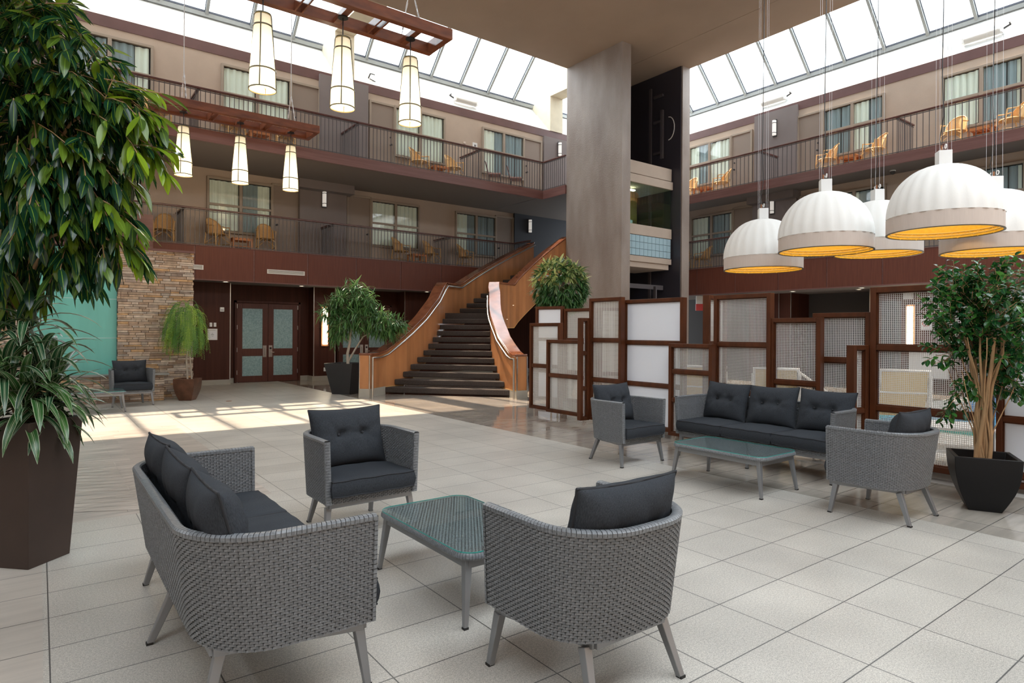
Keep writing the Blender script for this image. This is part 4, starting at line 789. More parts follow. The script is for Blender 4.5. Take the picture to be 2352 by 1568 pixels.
def coffee_table():
    t = thing('coffee_table', '', 'table'); W, D, r, z = .34, .55, .10, .395
    def rr2(W, D, r, n=6): return [(cx + r * math.cos(a), cy + r * math.sin(a)) for cx, cy, a0 in ((W - r, D - r, 0), (-W + r, D - r, PI / 2), (-W + r, -D + r, PI), (W - r, -D + r, 1.5 * PI)) for a in np.linspace(a0, a0 + PI / 2, n)]
    MB().prism(rr2(W - .004, D - .004, r), z - .032, z).build('top_core', 'wback', t)
    V, F = strands(lambda s, h: np.stack([-(W - .015) + h, -(D - .015) + s, z + 0 * s], -1), lambda s, h: np.stack([0 * s, 0 * s, 1 + 0 * s], -1), 2 * D - .03, 2 * W - .03, .036, .0115, .0035)
    V = V.reshape(-1, 15, 3); c = V.mean(1); k = []
    for i, p in enumerate(c):
        ax, ay = abs(p[0]) - (W - r), abs(p[1]) - (D - r)
        if not (ax > 0 and ay > 0 and math.hypot(ax, ay) > r - .012): k.append(i)
    V = V[k]; N = len(k); base = np.arange(N) * 15; q = [np.stack([base + i * 3 + j, base + (i + 1) * 3 + j, base + (i + 1) * 3 + j + 1, base + i * 3 + j + 1], 1) for i in range(4) for j in range(2)]
    MB().add(V.reshape(-1, 3), np.concatenate(q)).build('woven_top', 'wicker', t, smooth=80)
    P0 = rr2(W, D, r, 10); P0.append(P0[0]); ds = np.concatenate([[0], np.cumsum([math.dist(a, b) for a, b in zip(P0, P0[1:])])]); L_ = ds[-1]; X = np.array(P0); n = int(L_ / .017); rm = MB()
    for i in range(n):
        g = []
        for s in ((i + .05) / n * L_, (i + .95) / n * L_):
            x, y = np.interp(s, ds, X[:, 0]), np.interp(s, ds, X[:, 1]); e = .01; dx = np.interp((s + e) % L_, ds, X[:, 0]) - x; dy = np.interp((s + e) % L_, ds, X[:, 1]) - y; l = math.hypot(dx, dy); nx, ny = dy / l, -dx / l
            g.append([(x + nx * a, y + ny * a, z + b) for a, b in ((-.02, .003), (-.004, .004), (.005, -.006), (.006, -.024), (-.004, -.036), (-.02, -.036))])
        rm.grid(g)
    rm.build('wrapped_edge', 'wicker', t, smooth=40)
    gl = MB().prism(rr2(W - .004, D - .004, r, 10), z + .006, z + .0115).build('glass_top', 'tglass', t)
    eg = rr2(W - .003, D - .003, r, 10); MB().ring([[(x, y, z + .0055), (x * 1.002, y * 1.002, z + .0055), (x * 1.002, y * 1.002, z + .012), (x, y, z + .012)] for x, y in eg], closed=True).build('glass_edge', 'tedge', gl)
    fr = MB()
    for sx in (-1, 1): fr.beam((sx * (W - .05), -D + .06, z - .058), (sx * (W - .05), D - .06, z - .058), .028, .05)
    for sy in (-1, 1): fr.beam((-W + .05, sy * (D - .05), z - .058), (W - .05, sy * (D - .05), z - .058), .028, .05)
    fr.build('metal_frame', 'alu', t, bevel=.003)
    for sx in (-1, 1):
        for sy in (-1, 1): leg(t, (sx * .325, sy * .535, 0), (sx * .285, sy * .485, z - .035), .026, .046)
    return t
ct = coffee_table()
put(ct, 'glass topped wicker coffee table in the middle of the foreground seating', (2.165, 3.385, 0), 0, GT)
put(ct, 'glass topped wicker coffee table before the three seat sofa at right', (5.905, 3.93, 0), 0, GT)
put(ct, 'distant glass topped wicker coffee table by the striped leaf plant', (.82, 14.78, 0), PI / 2, GT)
# ------------------------------------------------------------ hanging lanterns
def lantern():
    t = thing('pendant_lantern', '', 'pendant lamp'); zb = 0
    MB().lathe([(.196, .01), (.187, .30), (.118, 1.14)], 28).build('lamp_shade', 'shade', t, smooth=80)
    m = MB()
    for z, r in ((.0, .20), (.29, .192), (.97, .137), (1.15, .12)): m.lathe([(r - .006, z), (r + .006, z), (r + .006, z + .02), (r - .006, z + .02), (r - .006, z)], 28)
    for k in range(4):
        a = PI / 4 + k * PI / 2 + .3; m.beam((.201 * math.cos(a), .201 * math.sin(a), .01), (.124 * math.cos(a), .124 * math.sin(a), 1.15), .016, .016)
    m.build('metal_bands', 'brass', t, smooth=40)
    MB().lathe([(0, .10), (.18, .10)], 28).build('diffuser', M['shade2'], t)
    MB().lathe([(.118, 1.15), (.0, 1.16)], 28).build('top_plate', 'brass', t)
    MB().tube([(0, 0, 1.15), (0, 0, 1.52)], .010, 8).lathe([(0, 1.52), (.085, 1.52), (.085, 1.50), (0, 1.50)], 24).build('stem', 'dark', t)
    MB().tube([(.03, 0, .12), (.03, 0, .02)], .004, 5).build('pull_pin', 'brass', t)
    return t
M['shade2'] = emis('lit lantern bottom', (1, .88, .62), 1.0, (.9, .85, .7))
la = lantern(); ZL0 = 5.3
for yc, nm in ((10.04, 'upper near'), (16.7, 'lower far')):
    pg = thing('pergola_frame', ('large near' if yc < 12 else 'distant') + ' hanging wooden beam frame holding three lanterns', 'hanging frame', (0, yc, 6.82))
    X0, X1, w2 = 2.02, 5.87, .36
    for s in (-1, 1): B(X0, X1, s * w2 - .065, s * w2 + .065, 0, .19).build('side_beam', 'beam', pg, bevel=.008)
    for x in (X0 + .06, X1 - .06): B(x - .06, x + .06, -w2 + .066, w2 - .066, 0.002, .188).build('end_beam', 'beam', pg, bevel=.008)
    for x in (2.72, 4.0, 5.25): B(x - .055, x + .055, -w2 + .066, w2 - .066, .0, .09).build('cross_beam', 'beam', pg, bevel=.005)
    for x in (3.36, 4.62): MB().box(x - .075, x - .045, -w2 + .066, w2 - .066, .0, .15).box(x + .045, x + .075, -w2 + .066, w2 - .066, .0, .15).build('cross_beam', 'beam', pg, bevel=.004)
    for x in (2.72, 5.25):
        c = MB(); c.tube([(x, 0, .95), (x, 0, ZS - 6.82 + (.0 if yc < 12 else 1.8))], .010, 6)
        for sy in (-1, 1):
            for k in range(9):
                a = Vector((x + .0, sy * .02, .95)).lerp(Vector((x, sy * (w2 - .02), .19)), k / 9); b = Vector((x, sy * .02, .95)).lerp(Vector((x, sy * (w2 - .02), .19)), (k + 1) / 9)
                c.beam(a, b, .030 if k % 2 else .008, .008 if k % 2 else .030)
        c.build('chain', 'cablew', pg)
    for x, w_ in ((2.72, 'left'), (4.0, 'middle'), (5.25, 'right')):
        put(la, 'glowing tapered lantern under the %s wooden frame, %s of three' % ('large near' if yc < 12 else 'distant', w_), (x, yc, ZL0), 0, 'tapered lanterns under the wooden frames')
        L_ = bpy.data.lights.new('bulb', 'POINT'); L_.energy = 14; L_.color = (1, .75, .45); L_.shadow_soft_size = .12
        o = bpy.data.objects.new('bulb', L_); C.objects.link(o); o.location = (x, yc, ZL0 - .12)
# ------------------------------------------------------------ dome lamps
def dome():
    t = thing('dome_pendant', '', 'pendant lamp'); R, n = .675, 24
    def prof(a): return (R * math.cos(a) ** .88, .22 + .71 * math.sin(a))
    A = np.zeros((15, n * 4 + 1, 3))
    for i, a in enumerate(np.linspace(0, PI / 2 * .93, 15)):
        r, z = prof(a)
        for j in range(n * 4 + 1):
            b = 2 * PI * j / (n * 4); k = 1.012 - .012 * abs(math.cos(n * b / 2)) ** 3 * 2.4; A[i, j] = (r * k * math.cos(b), r * k * math.sin(b), z)
    MB().grid(A).build('fabric_dome', 'fabw', t, smooth=80)
    A2 = np.array([[(R * (1.004 - .012 * abs(math.sin(n * PI * j / (n * 4)))) * math.cos(2 * PI * j / (n * 4)), R * (1.004 - .012 * abs(math.sin(n * PI * j / (n * 4)))) * math.sin(2 * PI * j / (n * 4)), z) for j in range(n * 4 + 1)] for z in (0, .08, .16, .223)])
    MB().grid(A2).build('tan_band', 'fabt', t, smooth=80)
    pts = [(R * .972, .004)] + [(prof(a)[0] * .965, prof(a)[1] - .015) for a in np.linspace(0, PI / 2 * .93, 14)]
    MB().lathe(pts[::-1], 48).build('gold_lining', 'gold', t, smooth=80)
    rb = MB()
    for z, r in ((.05, .648), (.09, .644), (.22, .63)): rb.tube([(r * math.cos(a), r * math.sin(a), z) for a in np.linspace(0, 2 * PI, 40)[:-1]], .008, 5, closed=True)
    for k in range(24):
        b = 2 * PI * k / 24; rb.tube([((prof(a)[0] * .95) * math.cos(b), (prof(a)[0] * .95) * math.sin(b), prof(a)[1] - .02) for a in np.linspace(0, 1.3, 7)] , .006, 4)
        rb.tube([(.65 * math.cos(b), .65 * math.sin(b), .09), (.65 * math.cos(b + .13), .65 * math.sin(b + .13), .03), (.65 * math.cos(b + .26), .65 * math.sin(b + .26), .09)], .004, 4)
    rb.build('lining_frame', 'goldrib', t)
    MB().lathe([(.655, 0), (.681, 0), (.681, .010), (.655, .010), (.655, 0)], 64).build('rim_ring', 'brass', t)
    B(-.08, .08, -.08, .08, .90, 1.12).build('neck_box', 'white_p', t, bevel=.006)
    c = MB()
    for x, y in ((-.07, -.07), (.07, -.07), (-.07, .07), (.07, .07)): c.tube([(x, y, 1.12), (x, y, 7.75)], .0022, 5)
    c.build('suspension_cable', 'cablew', t)
    q = random.Random(5); MB().tube([(.02, 0, 1.12), (.05, .03, 1.3), (.0, .0, 1.6), (.03, .01, 2.2), (0, .0, 4), (.02, 0, 7.75)], .0065, 6).build('power_cord', 'dark', t)
    e = MB()
    for x in (-.07, .07): e.tube([(x + .03 * math.cos(a), 0, 1.17 + .03 * math.sin(a)) for a in np.linspace(0, 2 * PI, 12)[:-1]], .007, 5, closed=True)
    e.build('eye_bolt', 'white_p', t)
    MB().tube([(-.05, .04, 1.12), (-.05, .04, 1.19)], .012, 6).build('copper_fitting', 'mulk', t); return t
do = dome()
for x, y, z, l in ((10.52, 6.40, 2.76, 'leftmost of five'), (9.79, 4.90, 2.89, 'second from the left, before a hidden one'), (11.55, 4.88, 2.98, 'half hidden, middle of five'), (9.86, 3.32, 2.99, 'largest and highest in view'), (11.27, 3.14, 2.82, 'cut by the right edge')):
    o = put(do, 'white dome lamp with gold lining, ' + l, (x, y, z), rnd.random() * .4 + .62, 'white fabric dome lamps above the pool edge')
    L_ = bpy.data.lights.new('bulb', 'POINT'); L_.energy = 6.0; L_.color = (1, .88, .62); L_.shadow_soft_size = .1
    lo = bpy.data.objects.new('bulb', L_); C.objects.link(lo); lo.location = (x, y, z + .45)
# ------------------------------------------------------------ screens
def screen(label, p, q, ht, divs, fill='mesh', zb=.10, dep=.10, fw_=.055, feet=True):
    """wood framed panel from p to q, height zb..ht, cross bars at divs"""
    p = Vector((*p, 0)); q = Vector((*q, 0)); W = (q - p).length; t = thing('divider_screen', label, 'screen', p, math.atan2(q.y - p.y, q.x - p.x))
    for x in (0, W - fw_): B(x, x + fw_, -dep / 2, dep / 2, zb, ht).build('stile', 'frame', t, bevel=.004)
    zs = [zb] + list(divs) + [ht]
    for k, z in enumerate(zs):
        z0 = zb if k == 0 else (ht - fw_ if k == len(zs) - 1 else z - fw_ * .5); B(fw_, W - fw_, -dep * (.5 if k in (0, len(zs) - 1) else .4), dep * (.5 if k in (0, len(zs) - 1) else .4), z0, z0 + fw_).build('rail', 'frame', t, bevel=.004)
    m = MB()
    for a, b in zip(zs[:-1], zs[1:]):
        a0 = a + (fw_ if a == zb else fw_ / 2); b0 = b - (fw_ if b == ht else fw_ / 2)
        for s in (-1,):
            bd = MB()
        bd.box(fw_, fw_ + .012, -.03, .03, a0, b0).box(W - fw_ - .012, W - fw_, -.03, .03, a0, b0).box(fw_, W - fw_, -.03, .03, a0, a0 + .012).box(fw_, W - fw_, -.03, .03, b0 - .012, b0).build('bead', 'frame', t)
        if fill == 'mesh':
            pt = .0205; nx = int((W - 2 * fw_) / pt); nz = int((b0 - a0) / pt); g = MB()
            for i in range(nx + 1): x = fw_ + (W - 2 * fw_) * i / nx; g.box(x - .0023, x + .0023, -.003, .003, a0, b0)
            for i in range(nz + 1): z = a0 + (b0 - a0) * i / nz; g.box(fw_, W - fw_, -.004, .002, z - .0023, z + .0023)
            g.build('wire_mesh', 'wire', t)
        else: B(fw_, W - fw_, -.006, .006, a0, b0).build('frosted_pane', 'acryl', t)
    if feet:
        for x in (.10, W - .10): MB().lathe([(.016, .02), (.016, zb)], 12, x, 0).lathe([(0, 0), (.02, 0), (.02, .02), (0, .02)], 12, x, 0).build('foot', 'chrome', t, smooth=40)
    return t
screen('low mesh screen at the left end of the divider row', (7.88, 9.83), (7.88, 8.92), 1.79, [.95])
screen('lowest mesh screen, in front of the left end of the row', (7.765, 9.17), (7.765, 8.04), 1.47, [.80])
screen('narrow mesh screen turned edge on at the left part of the row', (7.45, 7.97), (7.64, 7.95), 1.86, [.64, 1.25], zb=.09)
screen('tall narrow mesh screen left of the white panels', (7.68, 7.92), (7.68, 7.17), 2.20, [.80, 1.48])
screen('wide screen of white frosted panes behind the pale armchair', (7.80, 7.24), (7.80, 6.02), 2.15, [.78, 1.45], 'acryl', zb=.08)
screen('low mesh screen between the white panes and the sofa', (7.68, 6.19), (7.68, 5.42), 1.45, [.60, 1.03], zb=.06)
screen('tall mesh screen standing edge on left of the sofa middle', (7.82, 5.66), (8.4, 5.75), 2.17, [.75, 1.45])
screen('tall mesh screen behind the left half of the sofa', (7.80, 5.48), (7.80, 4.60), 2.15, [.78, 1.45])
screen('mid height mesh screen behind the middle of the sofa', (7.82, 4.62), (7.82, 3.94), 1.81, [.97])
screen('mesh screen set back behind the right end of the sofa', (7.97, 4.12), (7.97, 3.42), 1.87, [.60, 1.28])
screen('short mesh screen turned edge on at the right end of the sofa', (7.62, 3.51), (7.87, 3.45), 1.475, [.70])
screen('largest mesh screen behind the leafy potted shrub', (7.93, 3.40), (7.93, 2.21), 2.16, [.74, 1.45], zb=.09, dep=.12, fw_=.065)
screen('white paned screen at the right edge behind the potted shrub', (7.96, 2.18), (7.96, .9), 2.14, [.18, .74, 1.45], 'acryl', zb=.05)
screen('white paned screen standing behind the low mesh screens', (9.0, 11.05), (9.25, 10.4), 2.19, [.75, 1.45], 'acryl')
screen('mesh screen behind the low screens, right of the small white panes', (9.28, 10.38), (9.35, 9.45), 2.13, [.75, 1.45])
screen('mesh screen in the back row, half hidden by the tall narrow one', (9.4, 9.44), (9.9, 8.7), 2.13, [.75, 1.45])
# ------------------------------------------------------------ leaves
def leaves(name, items, m, parent, prof, nseg=6, fold=.25, droop=.5, curl=0):
    """items: (pos, dir, side-normal hint, length, width, droop multiplier, rnd). One mesh of many curved, folded blades."""
    V = []; F = []; UV = []; CR = []
    T = np.linspace(0, 1, nseg + 1); wp = np.interp(T, [p[0] for p in prof], [p[1] for p in prof])
    for pos, d, up_, L_, W_, dm, rv in items:
        d = d.normalized(); s_ = d.cross(up_); s_ = s_.normalized() if s_.length > 1e-3 else Vector((1, 0, 0)); p = Vector(pos); dd = d.copy(); b = len(V)
        for i, t in enumerate(T):
            nrm = s_.cross(dd).normalized(); hw = W_ / 2 * wp[i]
            V += [p - s_ * hw + nrm * hw * fold, p.copy(), p + s_ * hw + nrm * hw * fold]; UV += [(0, t), (.5, t), (1, t)]; CR += [rv] * 3
            dd = (dd + Vector((0, 0, -1)) * droop * dm / nseg).normalized(); p = p + dd * L_ / nseg
        for i in range(nseg):
            for j in (0, 1): a = b + i * 3 + j; F.append((a, a + 1, a + 4, a + 3))
    me = bpy.data.meshes.new(name); me.from_pydata([tuple(v) for v in V], [], F); me.materials.append(m)
    uv = me.uv_layers.new(name='UVMap'); li = np.zeros(len(me.loops), dtype=np.int32); me.loops.foreach_get('vertex_index', li)
    uv.data.foreach_set('uv', np.array(UV, dtype=np.float32)[li].ravel())
    ca = me.color_attributes.new('rnd', 'FLOAT_COLOR', 'POINT'); c = np.ones((len(V), 4), dtype=np.float32); c[:, :3] = np.array(CR)[:, None]; ca.data.foreach_set('color', c.ravel())
    me.polygons.foreach_set('use_smooth', [True] * len(me.polygons)); o = bpy.data.objects.new(name, me); C.objects.link(o); o.parent = parent; return o
def ru(q, r=1.0):
    while 1:
        v = Vector((q.uniform(-1, 1), q.uniform(-1, 1), q.uniform(-1, 1)))
        if .05 < v.length < 1: return v * r
ELL = [(0, .15), (.15, .6), (.4, 1), (.65, .85), (.85, .45), (1, .03)]
LNC = [(0, .3), (.2, .9), (.5, 1), (.8, .6), (1, .04)]
OVA = [(0, .1), (.2, .75), (.45, 1), (.7, .85), (.9, .4), (1, .05)]
Z = Vector((0, 0, 1))
def crown(q, blobs, n_twig, per, L_, W_, down, spread, center, twig=.22, rv=lambda v: v, jitter=.0):
    """twigs start inside the blobs and carry leaves in spirals; returns (items, twig tubes)"""
    vol = [b[3] ** 2 for b in blobs]; tot = sum(vol); items = []; tw = []
    for b, v in zip(blobs, vol):
        for _ in range(max(4, int(n_twig * v / tot))):
            o = ru(q); o = o.normalized() * (o.length ** .5); c = Vector(b[:3]); p = c + Vector((o.x, o.y, o.z)) * b[3] * .92
            out = ((p - Vector(center)).normalized() * .7 + o.normalized() * .5 + ru(q, .5)).normalized(); dr = (out + Vector((0, 0, -down))).normalized(); tl = twig * q.uniform(.6, 1.2)
            a = p - dr * tl * .6; tw.append([tuple(a), tuple(a + dr * tl * .5 + Vector((0, 0, .01))), tuple(a + dr * tl)]); base = q.random()
            for k in range(per):
                t = (k + .6) / per; ph = k * 2.4 + base * 6; s_ = dr.cross(Z).normalized(); u = s_.cross(dr); rad = s_ * math.cos(ph) + u * math.sin(ph)
                d = (dr * (1 - spread) + rad * spread + Vector((0, 0, -down * .6)) + ru(q, .25)).normalized()
                items.append((a + dr * tl * t, d, (Z + ru(q, .5)).normalized(), L_ * q.uniform(.7, 1.15), W_ * q.uniform(.8, 1.15), q.uniform(.5, 1.5), min(1, max(0, rv(q.random() * .75 + base * .25)))))
    return items, tw
def sqpot(t, s0, s1, h, m, soil='soil', wall=.02, bulge=0, lip=0, depth=.05):
    def ringz(s, z): return [(-s, -s, z), (s, -s, z), (s, s, z), (-s, s, z)]
    n = 8; secs = [ringz(s0 / 2 + (s1 - s0) / 2 * k / n + bulge * math.sin(PI * k / n), h * k / n) for k in range(n + 1)]
    secs += [ringz(s1 / 2 - wall, h), ringz(s1 / 2 - wall - .01, h - depth - .05)]
    MB().ring(secs).build('pot', m, t, smooth=35, bevel=.004)
    MB().add(ringz(s1 / 2 - wall - .004, h - depth), [(0, 1, 2, 3)]).build('soil', soil, t)
def sqb(x, y, z): return (x, y, z)
q = random.Random(11)
# tall planter with striped plant
tp = thing('tall_planter', 'tall square brown metal planter at the left edge holding the striped leaf plant', 'planter', (-.05, 5.50, 0), math.radians(44))
sqpot(tp, .325, .43, .985, 'planter_b')
sd = thing('striped_plant', 'white striped long leaved plant spilling over the tall brown planter', 'plant', (-.05, 5.50, .93))
it = []; stm = []
M['drac'] = leafmat('striped leaf', (.012, .055, .022), (.045, .14, .03), .15, .25, (.50, .56, .38))
for cx, cy, h in ((.05, -.05, .46), (-.02, .02, .74), (-.13, -.02, .34), (.12, -.07, .26), (-.04, -.12, .18), (-.2, .05, .66), (.12, .05, .30), (.02, -.13, .30), (-.14, -.12, .42), (.10, -.02, .10)):
    stm.append([(cx * .3, cy * .3, 0), (cx * .7, cy * .7, h * .5), (cx, cy, h)]); ph = q.random() * 6
    for k in range(24):
        a = ph + k * 2.399; e = 1.40 - 1.25 * (k / 24) ** .9 + q.uniform(-.1, .1); zz = h - .16 * k / 24
        d = Vector((math.cos(a) * math.cos(e), math.sin(a) * math.cos(e), math.sin(e))); it.append((Vector((cx, cy, zz)), d, Z, q.uniform(.32, .50), q.uniform(.046, .064), q.uniform(.8, 1.5), q.random()))
leaves('foliage', it, M['drac'], sd, [(0, .45), (.15, .8), (.45, 1), (.75, .75), (1, .03)], 9, .30, 1.55)
m = MB()
for s_ in stm: m.tube(s_, [.014, .012, .009], 7)
m.build('stems', 'bark_d', sd)
# big leafy tree
bt_ = thing('leafy_tree', 'large tree with long drooping glossy leaves filling the upper left corner', 'tree', (-.05, 5.5, .9))
blobs = [(-.086, 5.57, 3.513, .37), (.207, 5.35, 3.362, .30), (.40, 5.20, 3.10, .21), (.014, 5.495, 2.995, .43), (.332, 5.256, 2.753, .27), (-.007, 5.511, 2.384, .44), (.347, 5.245, 2.326, .24), (-.12, 5.6, 1.98, .22), (.19, 5.363, 2.06, .17), (.45, 5.16, 2.13, .12), (.55, 5.06, 2.93, .14), (.60, 5.03, 2.80, .10), (.48, 5.12, 3.2, .15), (-.21, 5.663, 3.909, .31), (.06, 5.443, 3.72, .20), (.57, 5.03, 3.12, .05), (-.35, 5.8, 3.2, .4), (-.35, 5.8, 2.4, .4), (-.1, 5.9, 2.9, .4), (.3, 5.3, 2.5, .2), (.15, 5.38, 2.6, .3)]
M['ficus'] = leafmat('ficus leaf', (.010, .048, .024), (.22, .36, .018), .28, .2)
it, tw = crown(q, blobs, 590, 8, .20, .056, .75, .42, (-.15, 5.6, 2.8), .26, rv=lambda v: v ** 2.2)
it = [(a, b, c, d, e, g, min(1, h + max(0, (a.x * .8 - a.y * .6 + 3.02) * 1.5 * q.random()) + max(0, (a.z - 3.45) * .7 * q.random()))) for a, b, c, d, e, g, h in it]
it = [(Vector(a) - Vector((-.05, 5.5, .9)), *r) for a, *r in it]; off = Vector((-.05, 5.5, .9))
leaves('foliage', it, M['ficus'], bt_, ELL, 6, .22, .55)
m = MB()
for s_ in tw: m.tube([Vector(p) - off for p in s_], .0035, 4)
for br in ([(0, 0, 0), (-.06, .05, .6), (-.08, .08, 1.2), (-.02, .05, 1.75), (.02, 0, 2.3), (-.05, .05, 2.9)], [(-.08, .08, 1.2), (.05, -.02, 1.5), (.2, -.15, 1.75), (.40, -.30, 1.9)], [(-.02, .05, 1.75), (.12, -.06, 1.95), (.22, -.15, 2.15), (.42, -.3, 2.3)], [(-.07, .07, .9), (.1, -.05, 1.35), (.3, -.2, 1.42), (.48, -.33, 1.3)], [(-.06, .05, .8), (-.3, .2, 1.4), (-.4, .3, 1.8)], [(.02, 0, 2.3), (.15, -.1, 2.45), (.28, -.2, 2.4)]):
    n_ = len(br); m.tube(br, [.016 * (1 - .75 * i / n_) for i in range(n_)], 7)
m.build('branches', 'bark', bt_, smooth=60)
# black planter with leafy shrub at right
C3 = Vector((6.98, 2.02, 0))
p3 = thing('black_planter', 'glossy black flared square planter at the right edge with wood chips', 'planter', C3, math.radians(-64)); sqpot(p3, .245, .50, .50, 'planter_k', 'mulch', .035, .035, depth=.07)
sh = thing('potted_shrub', 'leafy shrub with thick braided pale stems in the black planter at right', 'plant', (C3.x, C3.y, .43))
blobs = [(6.976, 2.261, 2.097, .17), (7.209, 2.086, 2.057, .27), (7.441, 1.911, 2.10, .25), (6.912, 2.309, 1.473, .19), (7.111, 2.159, 1.641, .27), (7.344, 1.984, 1.642, .31), (7.495, 1.87, 1.227, .25), (7.014, 2.232, 1.057, .14), (7.28, 2.032, 1.143, .23), (6.877, 2.335, 1.805, .11), (6.932, 2.294, .86, .05), (7.476, 1.885, 1.81, .25), (7.2, 2.3, 1.9, .3), (7.5, 2.1, 1.5, .3), (6.97, 1.98, 1.75, .22), (7.08, 1.88, 1.42, .2), (7.02, 2.15, 2.0, .2)]
blobs = [(x - .12, y - .04, z, r) for x, y, z, r in blobs]
M['camel'] = leafmat('glossy oval leaf', (.010, .060, .022), (.065, .24, .035), .22, .22)
it, tw = crown(q, blobs, 430, 8, .078, .044, .05, .62, (7.1, 2.05, 1.3), .20, rv=lambda v: v ** 1.3)
off = Vector((C3.x, C3.y, .43)); it = [(Vector(a) - off, *r) for a, *r in it]
leaves('foliage', it, M['camel'], sh, OVA, 4, .25, .5)
m = MB()
for s_ in tw: m.tube([Vector(p) - off for p in s_], .0028, 4)
for k in range(13):
    a = k * 2.4; r0 = .03 + .05 * q.random(); th = .012 + .012 * q.random() if k < 8 else .008; pts = []
    for j in range(9):
        t_ = j / 8; aa = a + t_ * 3.2 * (1 if k % 2 else -1); rr_ = r0 * (1 - .3 * t_) + max(0, t_ - .55) * q.uniform(.25, .45) * (1.2 if k > 8 else .7); pts.append((rr_ * math.cos(aa if t_ < .5 else a + 1.6 * (1 if k % 2 else -1)), rr_ * math.sin(aa if t_ < .5 else a + 1.6 * (1 if k % 2 else -1)), t_ * 1.15))
    m.tube(pts, [th * (1.15 - .6 * j / 8) for j in range(9)], 7)
for k in range(7):
    a = -1.2 + k * .8; m.tube([(.02 * math.cos(a), .02 * math.sin(a), 0), (.08 * math.cos(a), .08 * math.sin(a), .3), (.2 * math.cos(a) , .2 * math.sin(a), .62), (.27 * math.cos(a), .27 * math.sin(a), .85)], [.008, .006, .004, .003], 5)
m.build('stems', 'bark', sh, smooth=60)
tag(MB().tube([(7.15, 1.72, .01), (7.3, 1.6, .05), (7.6, 1.5, .10), (7.9, 1.45, .02)], .012, 8).tube([(7.2, 1.66, .008), (7.4, 1.55, .01), (7.7, 1.35, .01)], .006, 6).build('garden_hose', 'cable', smooth=60), 'grey and black cords on the floor behind the black planter', 'cord')
# weeping tree in copper planter
P4 = Vector((2.73, 16.06, 0)); t = thing('copper_planter', 'rust brown tapered square planter before the stone wall', 'planter', P4, math.radians(-32)); sqpot(t, .27, .46, .50, 'planter_r', wall=.03, bulge=.03)
wp_ = thing('weeping_tree', 'small weeping tree with feathery bright green fronds in the rust brown planter', 'tree', (P4.x, P4.y, .44))
M['pepper'] = leafmat('feathery leaf', (.045, .15, .03), (.30, .46, .06), .25, .5); it = []
for k in range(260):
    o = ru(q); o = o.normalized() * o.length ** .4; p = Vector((o.x * .33 - .04, o.y * .30, 1.36 + o.z * .46)); out = Vector((o.x, o.y, .1)).normalized(); Ls = q.uniform(.3, .62); pt = p.copy(); dd = (out * .6 + Vector((0, 0, .1)) + ru(q, .35)).normalized(); rv = q.random()
    for j in range(15):
        dd = (dd + Vector((0, 0, -.28))).normalized(); pt = pt + dd * Ls / 15
        if pt.z < .42: break
        s_ = dd.cross(Vector((out.y, -out.x, .1))).normalized(); s2 = Vector((out.y, -out.x, 0))
        for sg_ in (-1, 1): it.append((pt.copy(), (s2 * sg_ + dd * .6 + ru(q, .2)), out, .06, .013, .3, rv))
leaves('foliage', it, M['pepper'], wp_, LNC, 2, .1, .4)
MB().tube([(.0, 0, 0), (-.03, 0, .5), (.02, 0, 1.0), (0, 0, 1.5)], [.022, .018, .014, .008], 7).tube([(.09, 0, 0), (.05, 0, .5), (.01, 0, .8), (-.1, .05, 1.4)], [.018, .015, .012, .006], 7).tube([(.01, 0, .9), (.15, -.1, 1.3), (.2, -.15, 1.6)], [.01, .007, .004], 6).build('trunk', 'bark_w', wp_, smooth=60)
# narrow leaved tree in black planter by the stairs
P5 = Vector((6.33, 15.55, 0)); t = thing('black_planter', 'matt black tapered planter left of the staircase newel', 'planter', P5, math.radians(-52)); sqpot(t, .50, .80, .79, 'dark', wall=.03)
nl = thing('narrow_leaved_tree', 'spreading tree with narrow pointed leaves in the planter beside the stairs', 'tree', (P5.x, P5.y, .72))
M['podo'] = leafmat('narrow leaf', (.045, .13, .045), (.17, .33, .10), .25, .3)
off = Vector((P5.x, P5.y, .72)); blobs = [(6.67, 15.25, 2.02, .42), (6.27, 15.55, 1.80, .36), (7.05, 14.97, 1.85, .36), (6.62, 15.29, 2.42, .36), (6.0, 15.75, 2.1, .25), (7.35, 14.75, 1.70, .26), (6.2, 15.6, 2.35, .3), (6.45, 15.4, 2.72, .18), (6.1, 15.75, 1.45, .15)]
blobs = [(x - .02, y - .02, z, r * .95) for x, y, z, r in blobs]
it, tw = crown(q, blobs, 300, 11, .28, .030, .12, .62, (6.55, 15.4, 1.9), .22); it = [(Vector(a) - off, *r) for a, *r in it]
leaves('foliage', it, M['podo'], nl, LNC, 5, .15, .9)
m = MB()
for s_ in tw: m.tube([Vector(p) - off for p in s_], .005, 4)
m.tube([(.05, -.03, -.05), (.03, -.02, .3), (.08, -.06, .6), (.10, -.08, 1.0), (.1, -.1, 1.5)], [.045, .04, .035, .02, .01], 8).tube([(.05, -.03, .1), (.18, -.13, .4), (.35, -.26, .75), (.65, -.5, .95)], [.03, .025, .018, .01], 7).tube([(.08, -.06, .6), (-.1, .08, .8), (-.3, .22, .95)], [.02, .015, .008], 6).tube([(.1, -.08, .9), (.3, -.2, 1.3), (.35, -.25, 1.7)], [.02, .012, .006], 6)
m.build('trunk', 'bark_w', nl, smooth=60)
